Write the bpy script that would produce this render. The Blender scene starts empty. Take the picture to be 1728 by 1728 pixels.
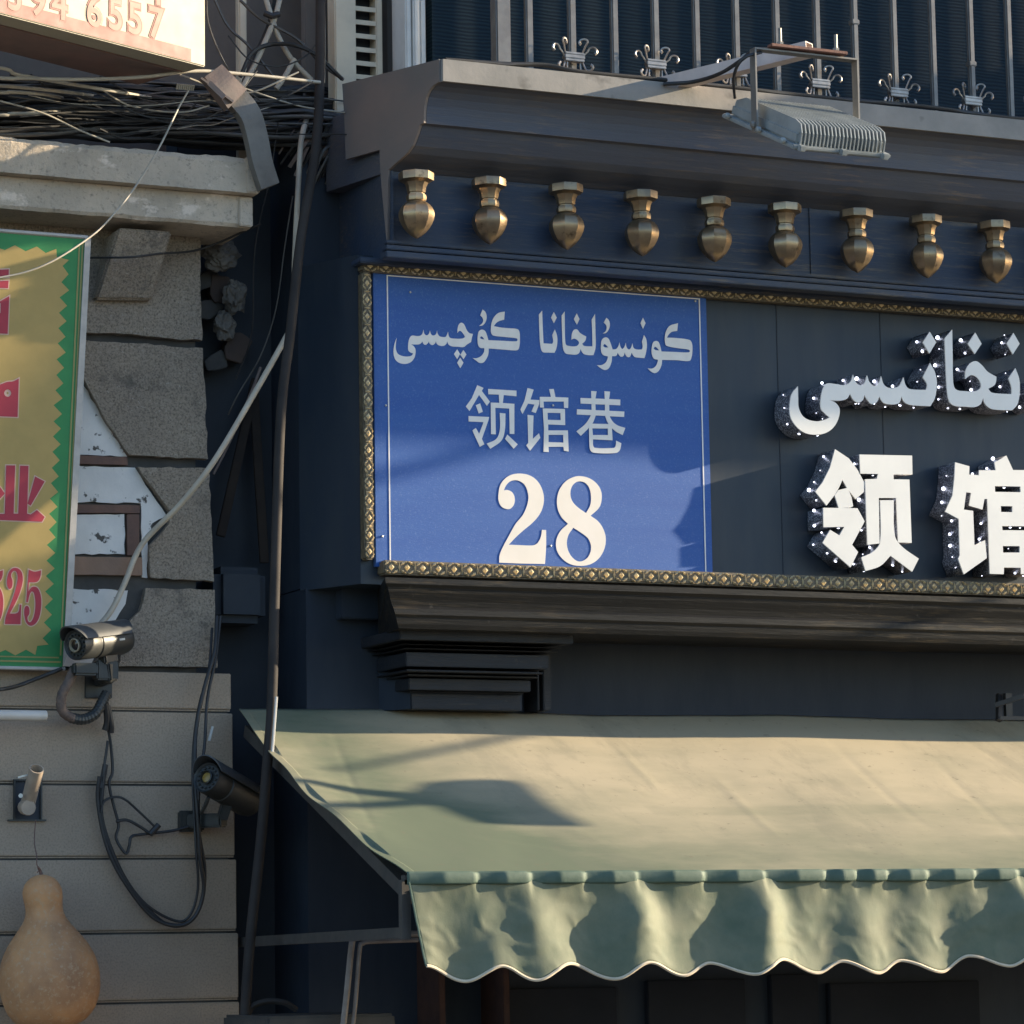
import bpy, bmesh, math, random
from mathutils import Vector, Matrix, noise
random.seed(11)
S = bpy.context.scene
COL = S.collection

# ------------------------------------------------------------------ camera
F, W0 = 5500.0, 1728.0
PSI, TH, RHO, DIST = math.radians(24.4), math.radians(7.6), 0.016, 12.2
fh = Vector((math.sin(PSI), math.cos(PSI), 0)); up = Vector((0, 0, 1))
r0 = Vector((math.cos(PSI), -math.sin(PSI), 0))
FW = fh * math.cos(TH) + up * math.sin(TH)
u0 = up * math.cos(TH) - fh * math.sin(TH)
RT = r0 * math.cos(RHO) - u0 * math.sin(RHO)
UP = r0 * math.sin(RHO) + u0 * math.cos(RHO)
def ray(x, y): return FW + RT * ((x - 864) / F) - UP * ((y - 864) / F)
CAM = Vector((0, 0, 4.0)) - ray(911, 720) * DIST
cd = bpy.data.cameras.new('camera'); co = bpy.data.objects.new('camera', cd); COL.objects.link(co)
cd.sensor_width = 36; cd.lens = F / W0 * 36; cd.clip_start = 0.1; cd.clip_end = 600
m = Matrix((RT, UP, -FW)).transposed().to_4x4(); m.translation = CAM
co.matrix_world = m
S.camera = co

# ------------------------------------------------------------------ light
TO_SUN = Vector((3.5, -0.64, 1.0)).normalized()
SUN_STRENGTH, SKY_STRENGTH, EXPOSURE = 5.0, 0.122, 1.45
wd = bpy.data.worlds.new('World'); S.world = wd; wd.use_nodes = True
nt = wd.node_tree; bg = nt.nodes['Background']
sky = nt.nodes.new('ShaderNodeTexSky'); sky.sky_type = 'NISHITA'; sky.sun_disc = False
sky.sun_elevation = math.asin(TO_SUN.z); sky.sun_rotation = math.atan2(TO_SUN.x, TO_SUN.y)
sky.air_density = 1.0; sky.dust_density = 0.6; sky.ozone_density = 3.0
nt.links.new(sky.outputs[0], bg.inputs[0]); bg.inputs[1].default_value = SKY_STRENGTH
sl = bpy.data.lights.new('sun', 'SUN'); sl.energy = SUN_STRENGTH; sl.angle = math.radians(0.53); sl.color = (1.0, 0.83, 0.58)
so = bpy.data.objects.new('sun', sl); COL.objects.link(so)
so.rotation_euler = (-TO_SUN).to_track_quat('-Z', 'Y').to_euler(); so.location = (8, -6, 10)
S.view_settings.view_transform = 'Standard'; S.view_settings.look = 'None'
S.view_settings.exposure = EXPOSURE; S.view_settings.gamma = 1; S.view_settings.use_curve_mapping = False
S.cycles.max_bounces = 6

# ------------------------------------------------------------------ helpers
def P(x, y, Y=0.0):
    d = ray(x, y); return CAM + d * ((Y - CAM.y) / d.y)
class Plane:
    def __init__(s, O, U, V): s.O, s.U, s.V = Vector(O), Vector(U).normalized(), Vector(V).normalized(); s.N = s.U.cross(s.V)
    def hit(s, x, y):
        d = ray(x, y); return CAM + d * ((s.O - CAM).dot(s.N) / d.dot(s.N))
    def uv(s, x, y):
        q = s.hit(x, y) - s.O; return (q.dot(s.U), q.dot(s.V))
    def pt(s, u, v, w=0): return s.O + s.U * u + s.V * v + s.N * w
def wall_plane(Y): return Plane((0, Y, 4), (1, 0, 0), (0, 0, 1))

def prop(o, label=None, cat=None, group=None, kind=None):
    if label: o['label'] = label
    if cat: o['category'] = cat
    if group: o['group'] = group
    if kind: o['kind'] = kind
    return o
def thing(name, label, cat, loc, group=None):
    o = bpy.data.objects.new(name, None); COL.objects.link(o); o.location = loc; o.empty_display_size = .05
    return prop(o, label, cat, group)
def link_mesh(name, me, mat, parent=None, recentre=True):
    off = Vector((0, 0, 0))
    if recentre and len(me.vertices):
        xs = [v.co.x for v in me.vertices]; ys = [v.co.y for v in me.vertices]; zs = [v.co.z for v in me.vertices]
        off = Vector(((min(xs) + max(xs)) / 2, (min(ys) + max(ys)) / 2, min(zs)))
        me.transform(Matrix.Translation(-off))
    o = bpy.data.objects.new(name, me); COL.objects.link(o)
    me.materials.clear(); me.materials.append(mat)
    if parent: o.parent = parent; off = off - wloc(parent)
    o.location = off
    return o
def wloc(o):
    l = Vector(o.location)
    while o.parent: o = o.parent; l += Vector(o.location)
    return l

class MB:
    def __init__(s): s.b = bmesh.new()
    def hexa(s, p, bevel=0):
        t = bmesh.new() if bevel else s.b
        v = [t.verts.new(q) for q in p]
        for f in ((0, 1, 2, 3), (7, 6, 5, 4), (0, 4, 5, 1), (1, 5, 6, 2), (2, 6, 7, 3), (3, 7, 4, 0)): t.faces.new([v[i] for i in f])
        if bevel: s._bv(t, bevel)
        return s
    def _bv(s, t, w, seg=2):
        bmesh.ops.recalc_face_normals(t, faces=t.faces)
        bmesh.ops.bevel(t, geom=list(t.edges), offset=w, segments=seg, affect='EDGES', clamp_overlap=True)
        me = bpy.data.meshes.new('tmp'); t.to_mesh(me); t.free(); s.b.from_mesh(me); bpy.data.meshes.remove(me)
    def box(s, a, b, bevel=0):
        x0, y0, z0 = a; x1, y1, z1 = b
        return s.hexa([Vector(q) for q in ((x0, y0, z0), (x1, y0, z0), (x1, y1, z0), (x0, y1, z0), (x0, y0, z1), (x1, y0, z1), (x1, y1, z1), (x0, y1, z1))], bevel)
    def obox(s, c, ax, ay, az, bevel=0):   # centre and three half vectors
        c = Vector(c)
        return s.hexa([c + ax * i + ay * j + az * k for k in (-1, 1) for i, j in ((-1, -1), (1, -1), (1, 1), (-1, 1))], bevel)
    def bar(s, p, q, w, h, upv=Vector((0, 0, 1)), bevel=0):
        p, q = Vector(p), Vector(q); d = (q - p); side = d.cross(upv).normalized(); n = side.cross(d).normalized()
        return s.obox((p + q) / 2, d / 2, side * (w / 2), n * (h / 2), bevel)
    def prism(s, poly, vec, bevel=0):
        t = bmesh.new(); vec = Vector(vec)
        a = [t.verts.new(q) for q in poly]; c = [t.verts.new(Vector(q) + vec) for q in poly]; n = len(a)
        t.faces.new(a); t.faces.new(c[::-1])
        for i in range(n): t.faces.new((a[i], c[i], c[(i + 1) % n], a[(i + 1) % n]))
        bmesh.ops.recalc_face_normals(t, faces=t.faces)
        if bevel: s._bv(t, bevel)
        else:
            me = bpy.data.meshes.new('tmp'); t.to_mesh(me); t.free(); s.b.from_mesh(me); bpy.data.meshes.remove(me)
        return s
    def tube(s, pts, r, n=8, caps=True):
        pts = [Vector(p) for p in pts]; rings = []; L = len(pts)
        rr = r if isinstance(r, (list, tuple)) else [r] * L
        t0 = (pts[1] - pts[0]).normalized(); a = Vector((0, 0, 1)) if abs(t0.z) < .9 else Vector((1, 0, 0))
        nrm = (a - t0 * a.dot(t0)).normalized()
        for i, p in enumerate(pts):
            t = (pts[min(i + 1, L - 1)] - pts[max(i - 1, 0)]).normalized()
            nrm = (nrm - t * nrm.dot(t)).normalized(); bi = t.cross(nrm)
            rings.append([s.b.verts.new(p + (nrm * math.cos(2 * math.pi * k / n) + bi * math.sin(2 * math.pi * k / n)) * rr[i]) for k in range(n)])
        for i in range(L - 1):
            for k in range(n): s.b.faces.new((rings[i][k], rings[i][(k + 1) % n], rings[i + 1][(k + 1) % n], rings[i + 1][k]))
        if caps: s.b.faces.new(rings[0][::-1]); s.b.faces.new(rings[-1])
        return s
    def lathe(s, prof, O, axis=Vector((0, 0, 1)), n=24, rot=0, xs=1):
        axis = Vector(axis).normalized(); a = Vector((1, 0, 0)) if abs(axis.x) < .8 else Vector((0, 1, 0))
        e1 = (a - axis * a.dot(axis)).normalized(); e2 = axis.cross(e1); O = Vector(O); rings = []
        for r, z in prof:
            r = max(r, 1e-4)
            rings.append([s.b.verts.new(O + axis * z + (e1 * math.cos(rot + 2 * math.pi * k / n) * xs + e2 * math.sin(rot + 2 * math.pi * k / n)) * r) for k in range(n)])
        for i in range(len(rings) - 1):
            for k in range(n): s.b.faces.new((rings[i][k], rings[i][(k + 1) % n], rings[i + 1][(k + 1) % n], rings[i + 1][k]))
        s.b.faces.new(rings[0][::-1]); s.b.faces.new(rings[-1])
        return s
    def sweep(s, prof, XR, back=None):   # prof: points (left end) ; swept along X to XR; end cap on the left
        pts = [Vector(p) for p in prof] + [Vector(p) for p in (back or [])]
        L = [s.b.verts.new(p) for p in pts]; R = [s.b.verts.new((XR, p.y, p.z)) for p in pts]; n = len(L)
        for i in range(n): s.b.faces.new((L[i], R[i], R[(i + 1) % n], L[(i + 1) % n]))
        s.b.faces.new(L[::-1]); s.b.faces.new(R)
        return s
    def build(s, name, mat, parent=None, smooth=False, angle=40):
        bmesh.ops.recalc_face_normals(s.b, faces=s.b.faces)
        me = bpy.data.meshes.new(name); s.b.to_mesh(me); s.b.free()
        if smooth:
            me.polygons.foreach_set('use_smooth', [True] * len(me.polygons))
            me.set_sharp_from_angle(angle=math.radians(angle))
        return link_mesh(name, me, mat, parent)

# traced outlines -----------------------------------------------------------
def smooth_loop(L, k=6):
    n = len(L); pts = [Vector((p[0], p[1])) for p in L]; cor = [len(p) > 2 for p in L]; out = []
    for i in range(n):
        j = (i + 1) % n; a, b = pts[i], pts[j]; ch = (b - a).length
        ta = (b - a) if cor[i] else (pts[j] - pts[i - 1]).normalized() * ch
        tb = (b - a) if cor[j] else (pts[(j + 1) % n] - a).normalized() * ch
        kk = 1 if cor[i] and cor[j] else k
        for q in range(kk):
            t = q / kk; h1 = 2*t**3 - 3*t*t + 1; h2 = t**3 - 2*t*t + t; h3 = -2*t**3 + 3*t*t; h4 = t**3 - t*t
            out.append(a * h1 + ta * h2 + b * h3 + tb * h4)
    return [(p.x, p.y) for p in out]
def C(L): return [(x, y, 1) for x, y in L]
def area(L): return sum(L[i-1][0]*L[i][1] - L[i][0]*L[i-1][1] for i in range(len(L))) / 2
def grow(L, d):
    n = len(L); sg = 1 if area(L) > 0 else -1; out = []
    for i in range(n):
        p, q, r = Vector(L[i-1]), Vector(L[i]), Vector(L[(i+1) % n])
        if (q-p).length < 1e-9 or (r-q).length < 1e-9: out.append(tuple(q)); continue
        e1, e2 = (q-p).normalized(), (r-q).normalized(); n1 = Vector((e1.y, -e1.x))*sg; n2 = Vector((e2.y, -e2.x))*sg
        b = (n1+n2); L2 = b.length
        if L2 < .3: out.append(tuple(q + n1*d)); continue
        b /= L2; out.append(tuple(q + b * min(d / max(b.dot(n1), .35), 2.2*d)))
    return out
def resolve(shapes, xf, plane, g=0):
    sc, ox, oy = xf; res = []
    for sh in shapes:
        loops = sh if isinstance(sh[0], list) else [sh]; R = []
        for li, lp in enumerate(loops):
            q = smooth_loop(lp)
            if g: q = grow(q, g if li == 0 else -g)
            R.append([plane.uv(ox + a / sc, oy + b / sc) for a, b in q])
        res.append(R)
    return res
def plate(name, loopsets, plane, w0, w1, mat, parent=None, stagger=0.0003):
    bm = bmesh.new()
    for i, loops in enumerate(loopsets):
        cu = bpy.data.curves.new('tmp', 'CURVE'); cu.dimensions = '2D'; cu.fill_mode = 'BOTH'
        e = (w1 - w0) / 2; cu.extrude = e
        for lp in loops:
            sp = cu.splines.new('POLY'); sp.points.add(len(lp) - 1)
            for k, (u, v) in enumerate(lp): sp.points[k].co = (u, v, 0, 1)
            sp.use_cyclic_u = True
        ob = bpy.data.objects.new('tmp', cu)
        me = bpy.data.meshes.new_from_object(ob)
        wo = w0 + e + i * stagger
        for v in me.vertices: v.co = plane.pt(v.co.x, v.co.y, v.co.z + wo)
        bm.from_mesh(me); bpy.data.meshes.remove(me); bpy.data.objects.remove(ob); bpy.data.curves.remove(cu)
    me = bpy.data.meshes.new(name); bm.to_mesh(me); bm.free()
    return link_mesh(name, me, mat, parent)
def rect_loop(plane, x0, y0, x1, y1):
    a, b = plane.uv(x0, y0), plane.uv(x1, y1); return [(a[0], a[1]), (b[0], a[1]), (b[0], b[1]), (a[0], b[1])]
def path(pts, k=6):   # open smooth 3D path through points (x,y,Y)
    V = [P(*p) for p in pts]; out = []
    for i in range(len(V) - 1):
        a, b = V[i], V[i+1]; ta = (b - (V[i-1] if i else a)) * (.5 if i else 1); tb = ((V[i+2] if i + 2 < len(V) else b) - a) * (.5 if i + 2 < len(V) else 1)
        for q in range(k):
            t = q / k; out.append(a*(2*t**3-3*t*t+1) + ta*(t**3-2*t*t+t) + b*(-2*t**3+3*t*t) + tb*(t**3-t*t))
    out.append(V[-1]); return out

# ------------------------------------------------------------------ materials
def new_mat(name):
    M = bpy.data.materials.new(name); M.use_nodes = True; n = M.node_tree
    return M, n, n.nodes['Principled BSDF'], n.nodes.new('ShaderNodeNewGeometry').outputs['Position']
def noise_tex(n, pos, scale, detail=4, rough=.6, st=None, dist=0):
    if st:
        mp = n.nodes.new('ShaderNodeMapping'); mp.inputs['Scale'].default_value = st; n.links.new(pos, mp.inputs[0]); pos = mp.outputs[0]
    t = n.nodes.new('ShaderNodeTexNoise'); t.inputs['Scale'].default_value = scale; t.inputs['Detail'].default_value = detail
    t.inputs['Roughness'].default_value = rough; t.inputs['Distortion'].default_value = dist; n.links.new(pos, t.inputs['Vector']); return t.outputs['Fac']
def ramp(n, f, lo, hi, inv=False):
    r = n.nodes.new('ShaderNodeMapRange'); r.inputs[1].default_value = lo; r.inputs[2].default_value = hi
    r.inputs[3].default_value, r.inputs[4].default_value = (1, 0) if inv else (0, 1); n.links.new(f, r.inputs[0]); return r.outputs[0]
def mix(n, f, a, b):
    x = n.nodes.new('ShaderNodeMix'); x.data_type = 'RGBA'
    if isinstance(f, float): x.inputs[0].default_value = f
    else: n.links.new(f, x.inputs[0])
    for v, i in ((a, 6), (b, 7)):
        if isinstance(v, tuple): x.inputs[i].default_value = (*v, 1)
        else: n.links.new(v, x.inputs[i])
    return x.outputs[2]
def math2(n, op, a, b):
    x = n.nodes.new('ShaderNodeMath'); x.operation = op
    for v, i in ((a, 0), (b, 1)):
        if isinstance(v, (int, float)): x.inputs[i].default_value = v
        else: n.links.new(v, x.inputs[i])
    return x.outputs[0]
def bump(n, bs, h, strength, dist=.01):
    b = n.nodes.new('ShaderNodeBump'); b.inputs['Strength'].default_value = strength; b.inputs['Distance'].default_value = dist
    n.links.new(h, b.inputs['Height']); n.links.new(b.outputs[0], bs.inputs['Normal'])
def mat(name, c1, c2=None, scale=6, lo=.35, hi=.65, rough=.6, metal=0, bs=None, bstr=.3, bdist=.004, st=None, spec=.5, c3=None, s3=40, lo3=.6, hi3=.7, rvar=.12):
    M, n, b, pos = new_mat(name); c2 = c2 or tuple(v * .7 for v in c1)
    col = mix(n, ramp(n, noise_tex(n, pos, scale, 6, .6, st), lo, hi), c1, c2)
    if c3: col = mix(n, ramp(n, noise_tex(n, pos, s3, 3, .6), lo3, hi3), col, c3)
    n.links.new(col, b.inputs['Base Color']); b.inputs['Metallic'].default_value = metal; b.inputs['Specular IOR Level'].default_value = spec
    rr = n.nodes.new('ShaderNodeMapRange'); rr.inputs[3].default_value = max(rough - rvar, .05); rr.inputs[4].default_value = min(rough + rvar, 1)
    n.links.new(noise_tex(n, pos, scale * 2.3, 4, .6, st), rr.inputs[0]); n.links.new(rr.outputs[0], b.inputs['Roughness'])
    if bs: bump(n, b, noise_tex(n, pos, bs, 4, .65, st), bstr, bdist)
    return M

M = {}
def streak_paint(name, base, base2, gold, glo, ghi, rough=.45):
    X, n, b, pos = new_mat(name)
    col = mix(n, ramp(n, noise_tex(n, pos, 3, 5, .6), .35, .7), base, base2)
    g = math2(n, 'MULTIPLY', ramp(n, noise_tex(n, pos, 5, 6, .7, (1.2, 6, 16)), glo, ghi), ramp(n, noise_tex(n, pos, 2.2, 3, .5), .38, .62))
    col = mix(n, g, col, gold)
    ds = math2(n, 'MULTIPLY', ramp(n, noise_tex(n, pos, 38, 5, .75), .60, .72), math2(n, 'MULTIPLY', ramp(n, noise_tex(n, pos, 2.7, 3, .6), .42, .62), .55)); col = mix(n, ds, col, (.13, .12, .11)); n.links.new(col, b.inputs['Base Color']); b.inputs['Roughness'].default_value = rough; b.inputs['Specular IOR Level'].default_value = .22
    bump(n, b, noise_tex(n, pos, 18, 5, .65, (.5, 3, 6)), .4, .005); return X
M['black_paint'] = streak_paint('black_paint', (.018, .021, .028), (.028, .029, .034), (.10, .075, .045), .55, .8)
M['ledge_paint'] = streak_paint('ledge_paint', (.008, .0085, .0095), (.015, .014, .0135), (.10, .072, .04), .52, .76)
M['soffit_paint'] = streak_paint('soffit_paint', (.075, .082, .108), (.095, .095, .106), (.24, .17, .11), .52, .76)
M['frieze_paint'] = streak_paint('frieze_paint', (.035, .054, .096), (.065, .072, .088), (.24, .18, .11), .52, .76)
M['dusty_edge'] = mat('dusty_edge', (.30, .275, .25), (.21, .2, .185), 5, rough=.7, bs=60, bstr=.15, c3=(.12, .11, .1), s3=9, lo3=.62, hi3=.75)
M['brown_return'] = mat('brown_return', (.19, .145, .128), (.13, .12, .115), 2.2, rough=.7, bs=30, bstr=.15)
M['board'] = mat('board', (.014, .025, .043), (.030, .038, .050), 3, spec=.35, rough=.42, st=(2.5, 1, .5), bs=20, bstr=.05, rvar=.08)
M['dark_wall'] = mat('dark_wall', (.026, .034, .049), (.034, .042, .057), 4, spec=.16, rough=.6, bs=30, bstr=.15, st=(2, 2, .6))
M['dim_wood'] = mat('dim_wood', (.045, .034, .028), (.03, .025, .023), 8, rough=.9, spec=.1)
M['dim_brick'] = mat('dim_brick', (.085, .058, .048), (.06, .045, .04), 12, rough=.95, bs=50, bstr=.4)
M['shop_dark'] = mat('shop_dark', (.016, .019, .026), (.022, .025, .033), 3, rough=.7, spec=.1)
M['void'] = mat('void', (.026, .032, .043), (.036, .042, .053), 3, rough=.8)
M['brass'] = mat('brass', (.40, .29, .175), (.22, .165, .115), 9, rough=.34, metal=.8, bs=60, bstr=.1, c3=(.12, .08, .05), s3=24, lo3=.6, hi3=.75)
M['gilt_dark'] = mat('gilt_dark', (.20, .155, .095), (.08, .063, .042), 60, rough=.55)
M['gilt'] = mat('gilt', (.88, .72, .45), (.60, .47, .28), 40, rough=.45, metal=.35)
M['sign_blue'] = mat('sign_blue', (.013, .082, .33), (.020, .098, .35), 5, rough=.62, bs=220, bstr=.2, c3=(.10, .19, .42), s3=160, lo3=.55, hi3=.9, st=(.25, 1, 2.6), rvar=.06, spec=.5)
bs_ = M['sign_blue'].node_tree.nodes['Principled BSDF']; bs_.inputs['Sheen Weight'].default_value = .10; bs_.inputs['Sheen Roughness'].default_value = .45
M['sign_white'] = mat('sign_white', (.80, .77, .74), (.74, .71, .68), 30, rough=.5)
M['number_white'] = mat('number_white', (.78, .72, .66), (.74, .68, .61), 8, rough=.55)
M['screw'] = mat('screw', (.5, .5, .5), None, 50, rough=.35, metal=.8)
M['acrylic'] = mat('acrylic', (.64, .625, .59), (.585, .57, .54), 7, rough=.35, rvar=.06)
ba_ = M['acrylic'].node_tree.nodes['Principled BSDF']; ba_.inputs['Emission Color'].default_value = (.9, .93, 1, 1); ba_.inputs['Emission Strength'].default_value = .045   # faint glow added to brighten the shaded letter faces
X, n, b, pos = new_mat('perforated_side'); M['perforated_side'] = X
v = n.nodes.new('ShaderNodeTexVoronoi'); v.inputs['Scale'].default_value = 150; n.links.new(pos, v.inputs['Vector'])
n.links.new(mix(n, ramp(n, v.outputs['Distance'], .25, .5), (.62, .62, .68), (.12, .12, .15)), b.inputs['Base Color']); b.inputs['Metallic'].default_value = .25; b.inputs['Roughness'].default_value = .3
bump(n, b, v.outputs['Distance'], .5, .003)
X, n, b, pos = new_mat('lit_bulb'); M['lit_bulb'] = X
b.inputs['Base Color'].default_value = (.8, .8, .85, 1); b.inputs['Emission Color'].default_value = (.80, .84, 1, 1); b.inputs['Emission Strength'].default_value = 1.4
# awning cloth: green canvas with tan dust; the dust amount is the dirt's own shape
X, n, b, pos = new_mat('awning_cloth'); M['awning_cloth'] = X
at = n.nodes.new('ShaderNodeAttribute'); at.attribute_name = 'dust'
d = math2(n, 'ADD', at.outputs['Fac'], math2(n, 'MULTIPLY', math2(n, 'SUBTRACT', noise_tex(n, pos, 4, 6, .65, (.5, 1, 1)), .5), .9))
col = mix(n, ramp(n, d, .05, .95), (.125, .148, .10), (.395, .338, .238))
col = mix(n, math2(n, 'MULTIPLY', ramp(n, noise_tex(n, pos, 26, 5, .7), .62, .70), .55), col, (.16, .14, .10))
col = mix(n, math2(n, 'MULTIPLY', ramp(n, noise_tex(n, pos, 2.2, 7, .75, (1, .35, .35)), .52, .60), .22), col, (.15, .15, .115))
n.links.new(col, b.inputs['Base Color']); b.inputs['Roughness'].default_value = .85; b.inputs['Specular IOR Level'].default_value = .2
h = math2(n, 'ADD', noise_tex(n, pos, 9, 5, .6, (.7, 1.5, 1.5)), math2(n, 'MULTIPLY', noise_tex(n, pos, 160, 2, .5), .18)); bump(n, b, h, .22, .004)
X, n, b, pos = new_mat('valance_cloth'); M['valance_cloth'] = X
col = mix(n, ramp(n, noise_tex(n, pos, 7, 6, .65), .3, .7), (.165, .17, .112), (.095, .12, .078))
n.links.new(col, b.inputs['Base Color']); b.inputs['Roughness'].default_value = .7; b.inputs['Specular IOR Level'].default_value = .35
bump(n, b, math2(n, 'ADD', noise_tex(n, pos, 11, 5, .55, (1, 1, .6)), math2(n, 'MULTIPLY', noise_tex(n, pos, 260, 2, .5), .12)), .3, .006)
M['hem_cloth'] = mat('hem_cloth', (.055, .095, .07), (.09, .13, .098), 12, rough=.7, bs=60, bstr=.2)
M['binding'] = mat('binding', (.62, .52, .38), (.5, .42, .32), 20, rough=.8)
M['frame_steel'] = mat('frame_steel', (.045, .042, .04), (.07, .062, .055), 10, rough=.6)
M['pipe_pale'] = mat('pipe_pale', (.26, .22, .19), (.18, .14, .12), 14, rough=.5, bs=40, bstr=.1)
M['rust_post'] = mat('rust_post', (.07, .034, .024), (.045, .024, .02), 12, rough=.8, spec=.2)
# grey building
X, n, b, pos = new_mat('stone'); M['stone'] = X
base = mix(n, ramp(n, noise_tex(n, pos, 3.2, 5, .6), .3, .7), (.48, .385, .295), (.345, .28, .225))
base = mix(n, ramp(n, noise_tex(n, pos, 120, 3, .75), .44, .70), base, (.15, .125, .095))
base = mix(n, ramp(n, noise_tex(n, pos, 95, 2, .7), .63, .72), base, (.50, .43, .36)); n.links.new(base, b.inputs['Base Color'])
base = mix(n, ramp(n, noise_tex(n, pos, 4.5, 5, .7), .58, .72), base, (.12, .108, .095)); n.links.new(base, b.inputs['Base Color'])
b.inputs['Roughness'].default_value = .95; bump(n, b, noise_tex(n, pos, 70, 5, .8), 1.0, .012)
X, n, b, pos = new_mat('cement'); M['cement'] = X
base = mix(n, ramp(n, noise_tex(n, pos, 2.6, 6, .65), .35, .65), (.62, .51, .40), (.42, .355, .285))
base = mix(n, ramp(n, noise_tex(n, pos, 55, 4, .7), .55, .72), base, (.26, .225, .19))
base = mix(n, ramp(n, noise_tex(n, pos, 5, 5, .65, (1, 1, 1.4)), .6, .66), base, (.74, .63, .53)); n.links.new(base, b.inputs['Base Color'])
b.inputs['Roughness'].default_value = .95; bump(n, b, noise_tex(n, pos, 45, 6, .75), .7, .007)
M['siding'] = mat('siding', (.40, .315, .24), (.315, .25, .192), 2.2, rough=.85, bs=120, bstr=.5, bdist=.003, c3=(.24, .195, .145), s3=140, lo3=.45, hi3=.75, spec=.2)
M['old_plaster'] = mat('old_plaster', (.78, .74, .70), (.66, .63, .60), 8, rough=.9, bs=30, bstr=.3, c3=(.10, .09, .08), s3=22, lo3=.61, hi3=.66)
M['brick_red'] = mat('brick_red', (.19, .105, .078), (.14, .085, .07), 14, rough=.9, bs=50, bstr=.3)
M['brick_tan'] = mat('brick_tan', (.32, .20, .14), (.25, .16, .115), 10, rough=.9, bs=50, bstr=.3)
M['joint'] = mat('joint', (.055, .052, .05), (.085, .08, .075), 8, rough=.95, bs=40, bstr=.4)
# left signs
M['banner_tan'] = mat('banner_tan', (.43, .305, .105), (.39, .28, .095), 14, rough=.55, bs=200, bstr=.08)
M['banner_green'] = mat('banner_green', (.030, .235, .075), (.024, .20, .065), 10, rough=.55, bs=200, bstr=.08)
M['banner_red'] = mat('banner_red', (.42, .036, .065), (.37, .033, .057), 12, rough=.55)
M['banner_pink'] = mat('banner_pink', (.58, .40, .33), None, 12, lo=2, hi=3, rough=.55)
M['banner_line'] = mat('banner_line', (.30, .28, .10), (.26, .25, .09), 12, rough=.55)
M['pale_trim'] = mat('pale_trim', (.48, .45, .42), (.38, .36, .34), 20, rough=.6)
M['cream_panel'] = mat('cream_panel', (.38, .335, .255), (.35, .31, .235), 6, rough=.6)
M['pink_band'] = mat('pink_band', (.30, .085, .070), (.26, .08, .066), 8, rough=.6)
M['phone_ink'] = mat('phone_ink', (.20, .065, .052), None, 8, lo=2, hi=3, rough=.6)
M['phone_fill'] = mat('phone_fill', (.29, .14, .112), None, 8, lo=2, hi=3, rough=.6)
M['maroon'] = mat('maroon', (.22, .13, .115), (.16, .11, .10), 5, rough=.8)
# upper wall
M['brown_wall'] = mat('brown_wall', (.20, .16, .135), (.15, .125, .11), 4, rough=.85, bs=40, bstr=.3)
M['cream_paint'] = mat('cream_paint', (.66, .56, .42), (.55, .47, .36), 8, rough=.6, bs=20, bstr=.05)
M['pilaster'] = mat('pilaster', (.70, .67, .63), (.6, .575, .54), 8, rough=.6)
M['steel_bar'] = mat('steel_bar', (.185, .175, .165), (.14, .13, .125), 18, rough=.38, metal=.35, c3=(.16, .14, .12), s3=30, lo3=.62, hi3=.7)
M['scroll_metal'] = mat('scroll_metal', (.34, .31, .29), (.20, .18, .17), 25, rough=.34, metal=.7)
X, n, b, pos = new_mat('ripple_film'); M['ripple_film'] = X
w = n.nodes.new('ShaderNodeTexWave'); w.wave_type = 'BANDS'; w.bands_direction = 'Z'; w.inputs['Scale'].default_value = 22; w.inputs['Distortion'].default_value = 4.5; w.inputs['Detail'].default_value = 3; w.inputs['Detail Scale'].default_value = .7
mp = n.nodes.new('ShaderNodeMapping'); mp.inputs['Scale'].default_value = (.5, .5, 1); n.links.new(pos, mp.inputs[0]); n.links.new(mp.outputs[0], w.inputs['Vector'])
n.links.new(mix(n, ramp(n, w.outputs['Fac'], .2, .9), (.003, .014, .027), (.009, .026, .040)), b.inputs['Base Color']); b.inputs['Roughness'].default_value = .55; b.inputs['Specular IOR Level'].default_value = .15; bump(n, b, w.outputs['Fac'], .22, .006)
# hardware
M['flood_grey'] = mat('flood_grey', (.35, .37, .37), (.26, .28, .28), 10, rough=.5, metal=.2, bs=60, bstr=.1)
M['glass_lens'] = mat('glass_lens', (.25, .26, .25), None, 10, rough=.15)
M['galv'] = mat('galv', (.24, .225, .205), (.17, .16, .15), 12, rough=.5, metal=.3)
M['rust_bar'] = mat('rust_bar', (.20, .09, .065), (.13, .06, .05), 16, rough=.75, bs=60, bstr=.3)
M['arm_white'] = mat('arm_white', (.62, .52, .48), (.5, .42, .39), 10, rough=.6, c3=(.45, .12, .09), s3=3.3, lo3=.62, hi3=.64)
M['cable_black'] = mat('cable_black', (.018, .018, .02), (.03, .028, .028), 12, rough=.5)
M['cable_grey'] = mat('cable_grey', (.10, .095, .09), (.07, .066, .062), 12, rough=.55)
M['cable_pale'] = mat('cable_pale', (.42, .38, .31), (.33, .3, .25), 12, rough=.55)
M['black_pipe'] = mat('black_pipe', (.030, .026, .025), (.045, .038, .035), 6, rough=.75, spec=.2, bs=40, bstr=.15)
M['conduit'] = mat('conduit', (.55, .47, .37), (.40, .34, .27), 10, rough=.6)
M['trunking'] = mat('trunking', (.24, .17, .15), (.15, .125, .115), 8, rough=.7, bs=40, bstr=.3)
M['trunking_grey'] = mat('trunking_grey', (.19, .18, .165), (.13, .122, .115), 8, rough=.75, bs=40, bstr=.3)
M['cctv'] = mat('cctv', (.022, .024, .024), (.032, .034, .034), 14, rough=.45, bs=80, bstr=.06)
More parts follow.
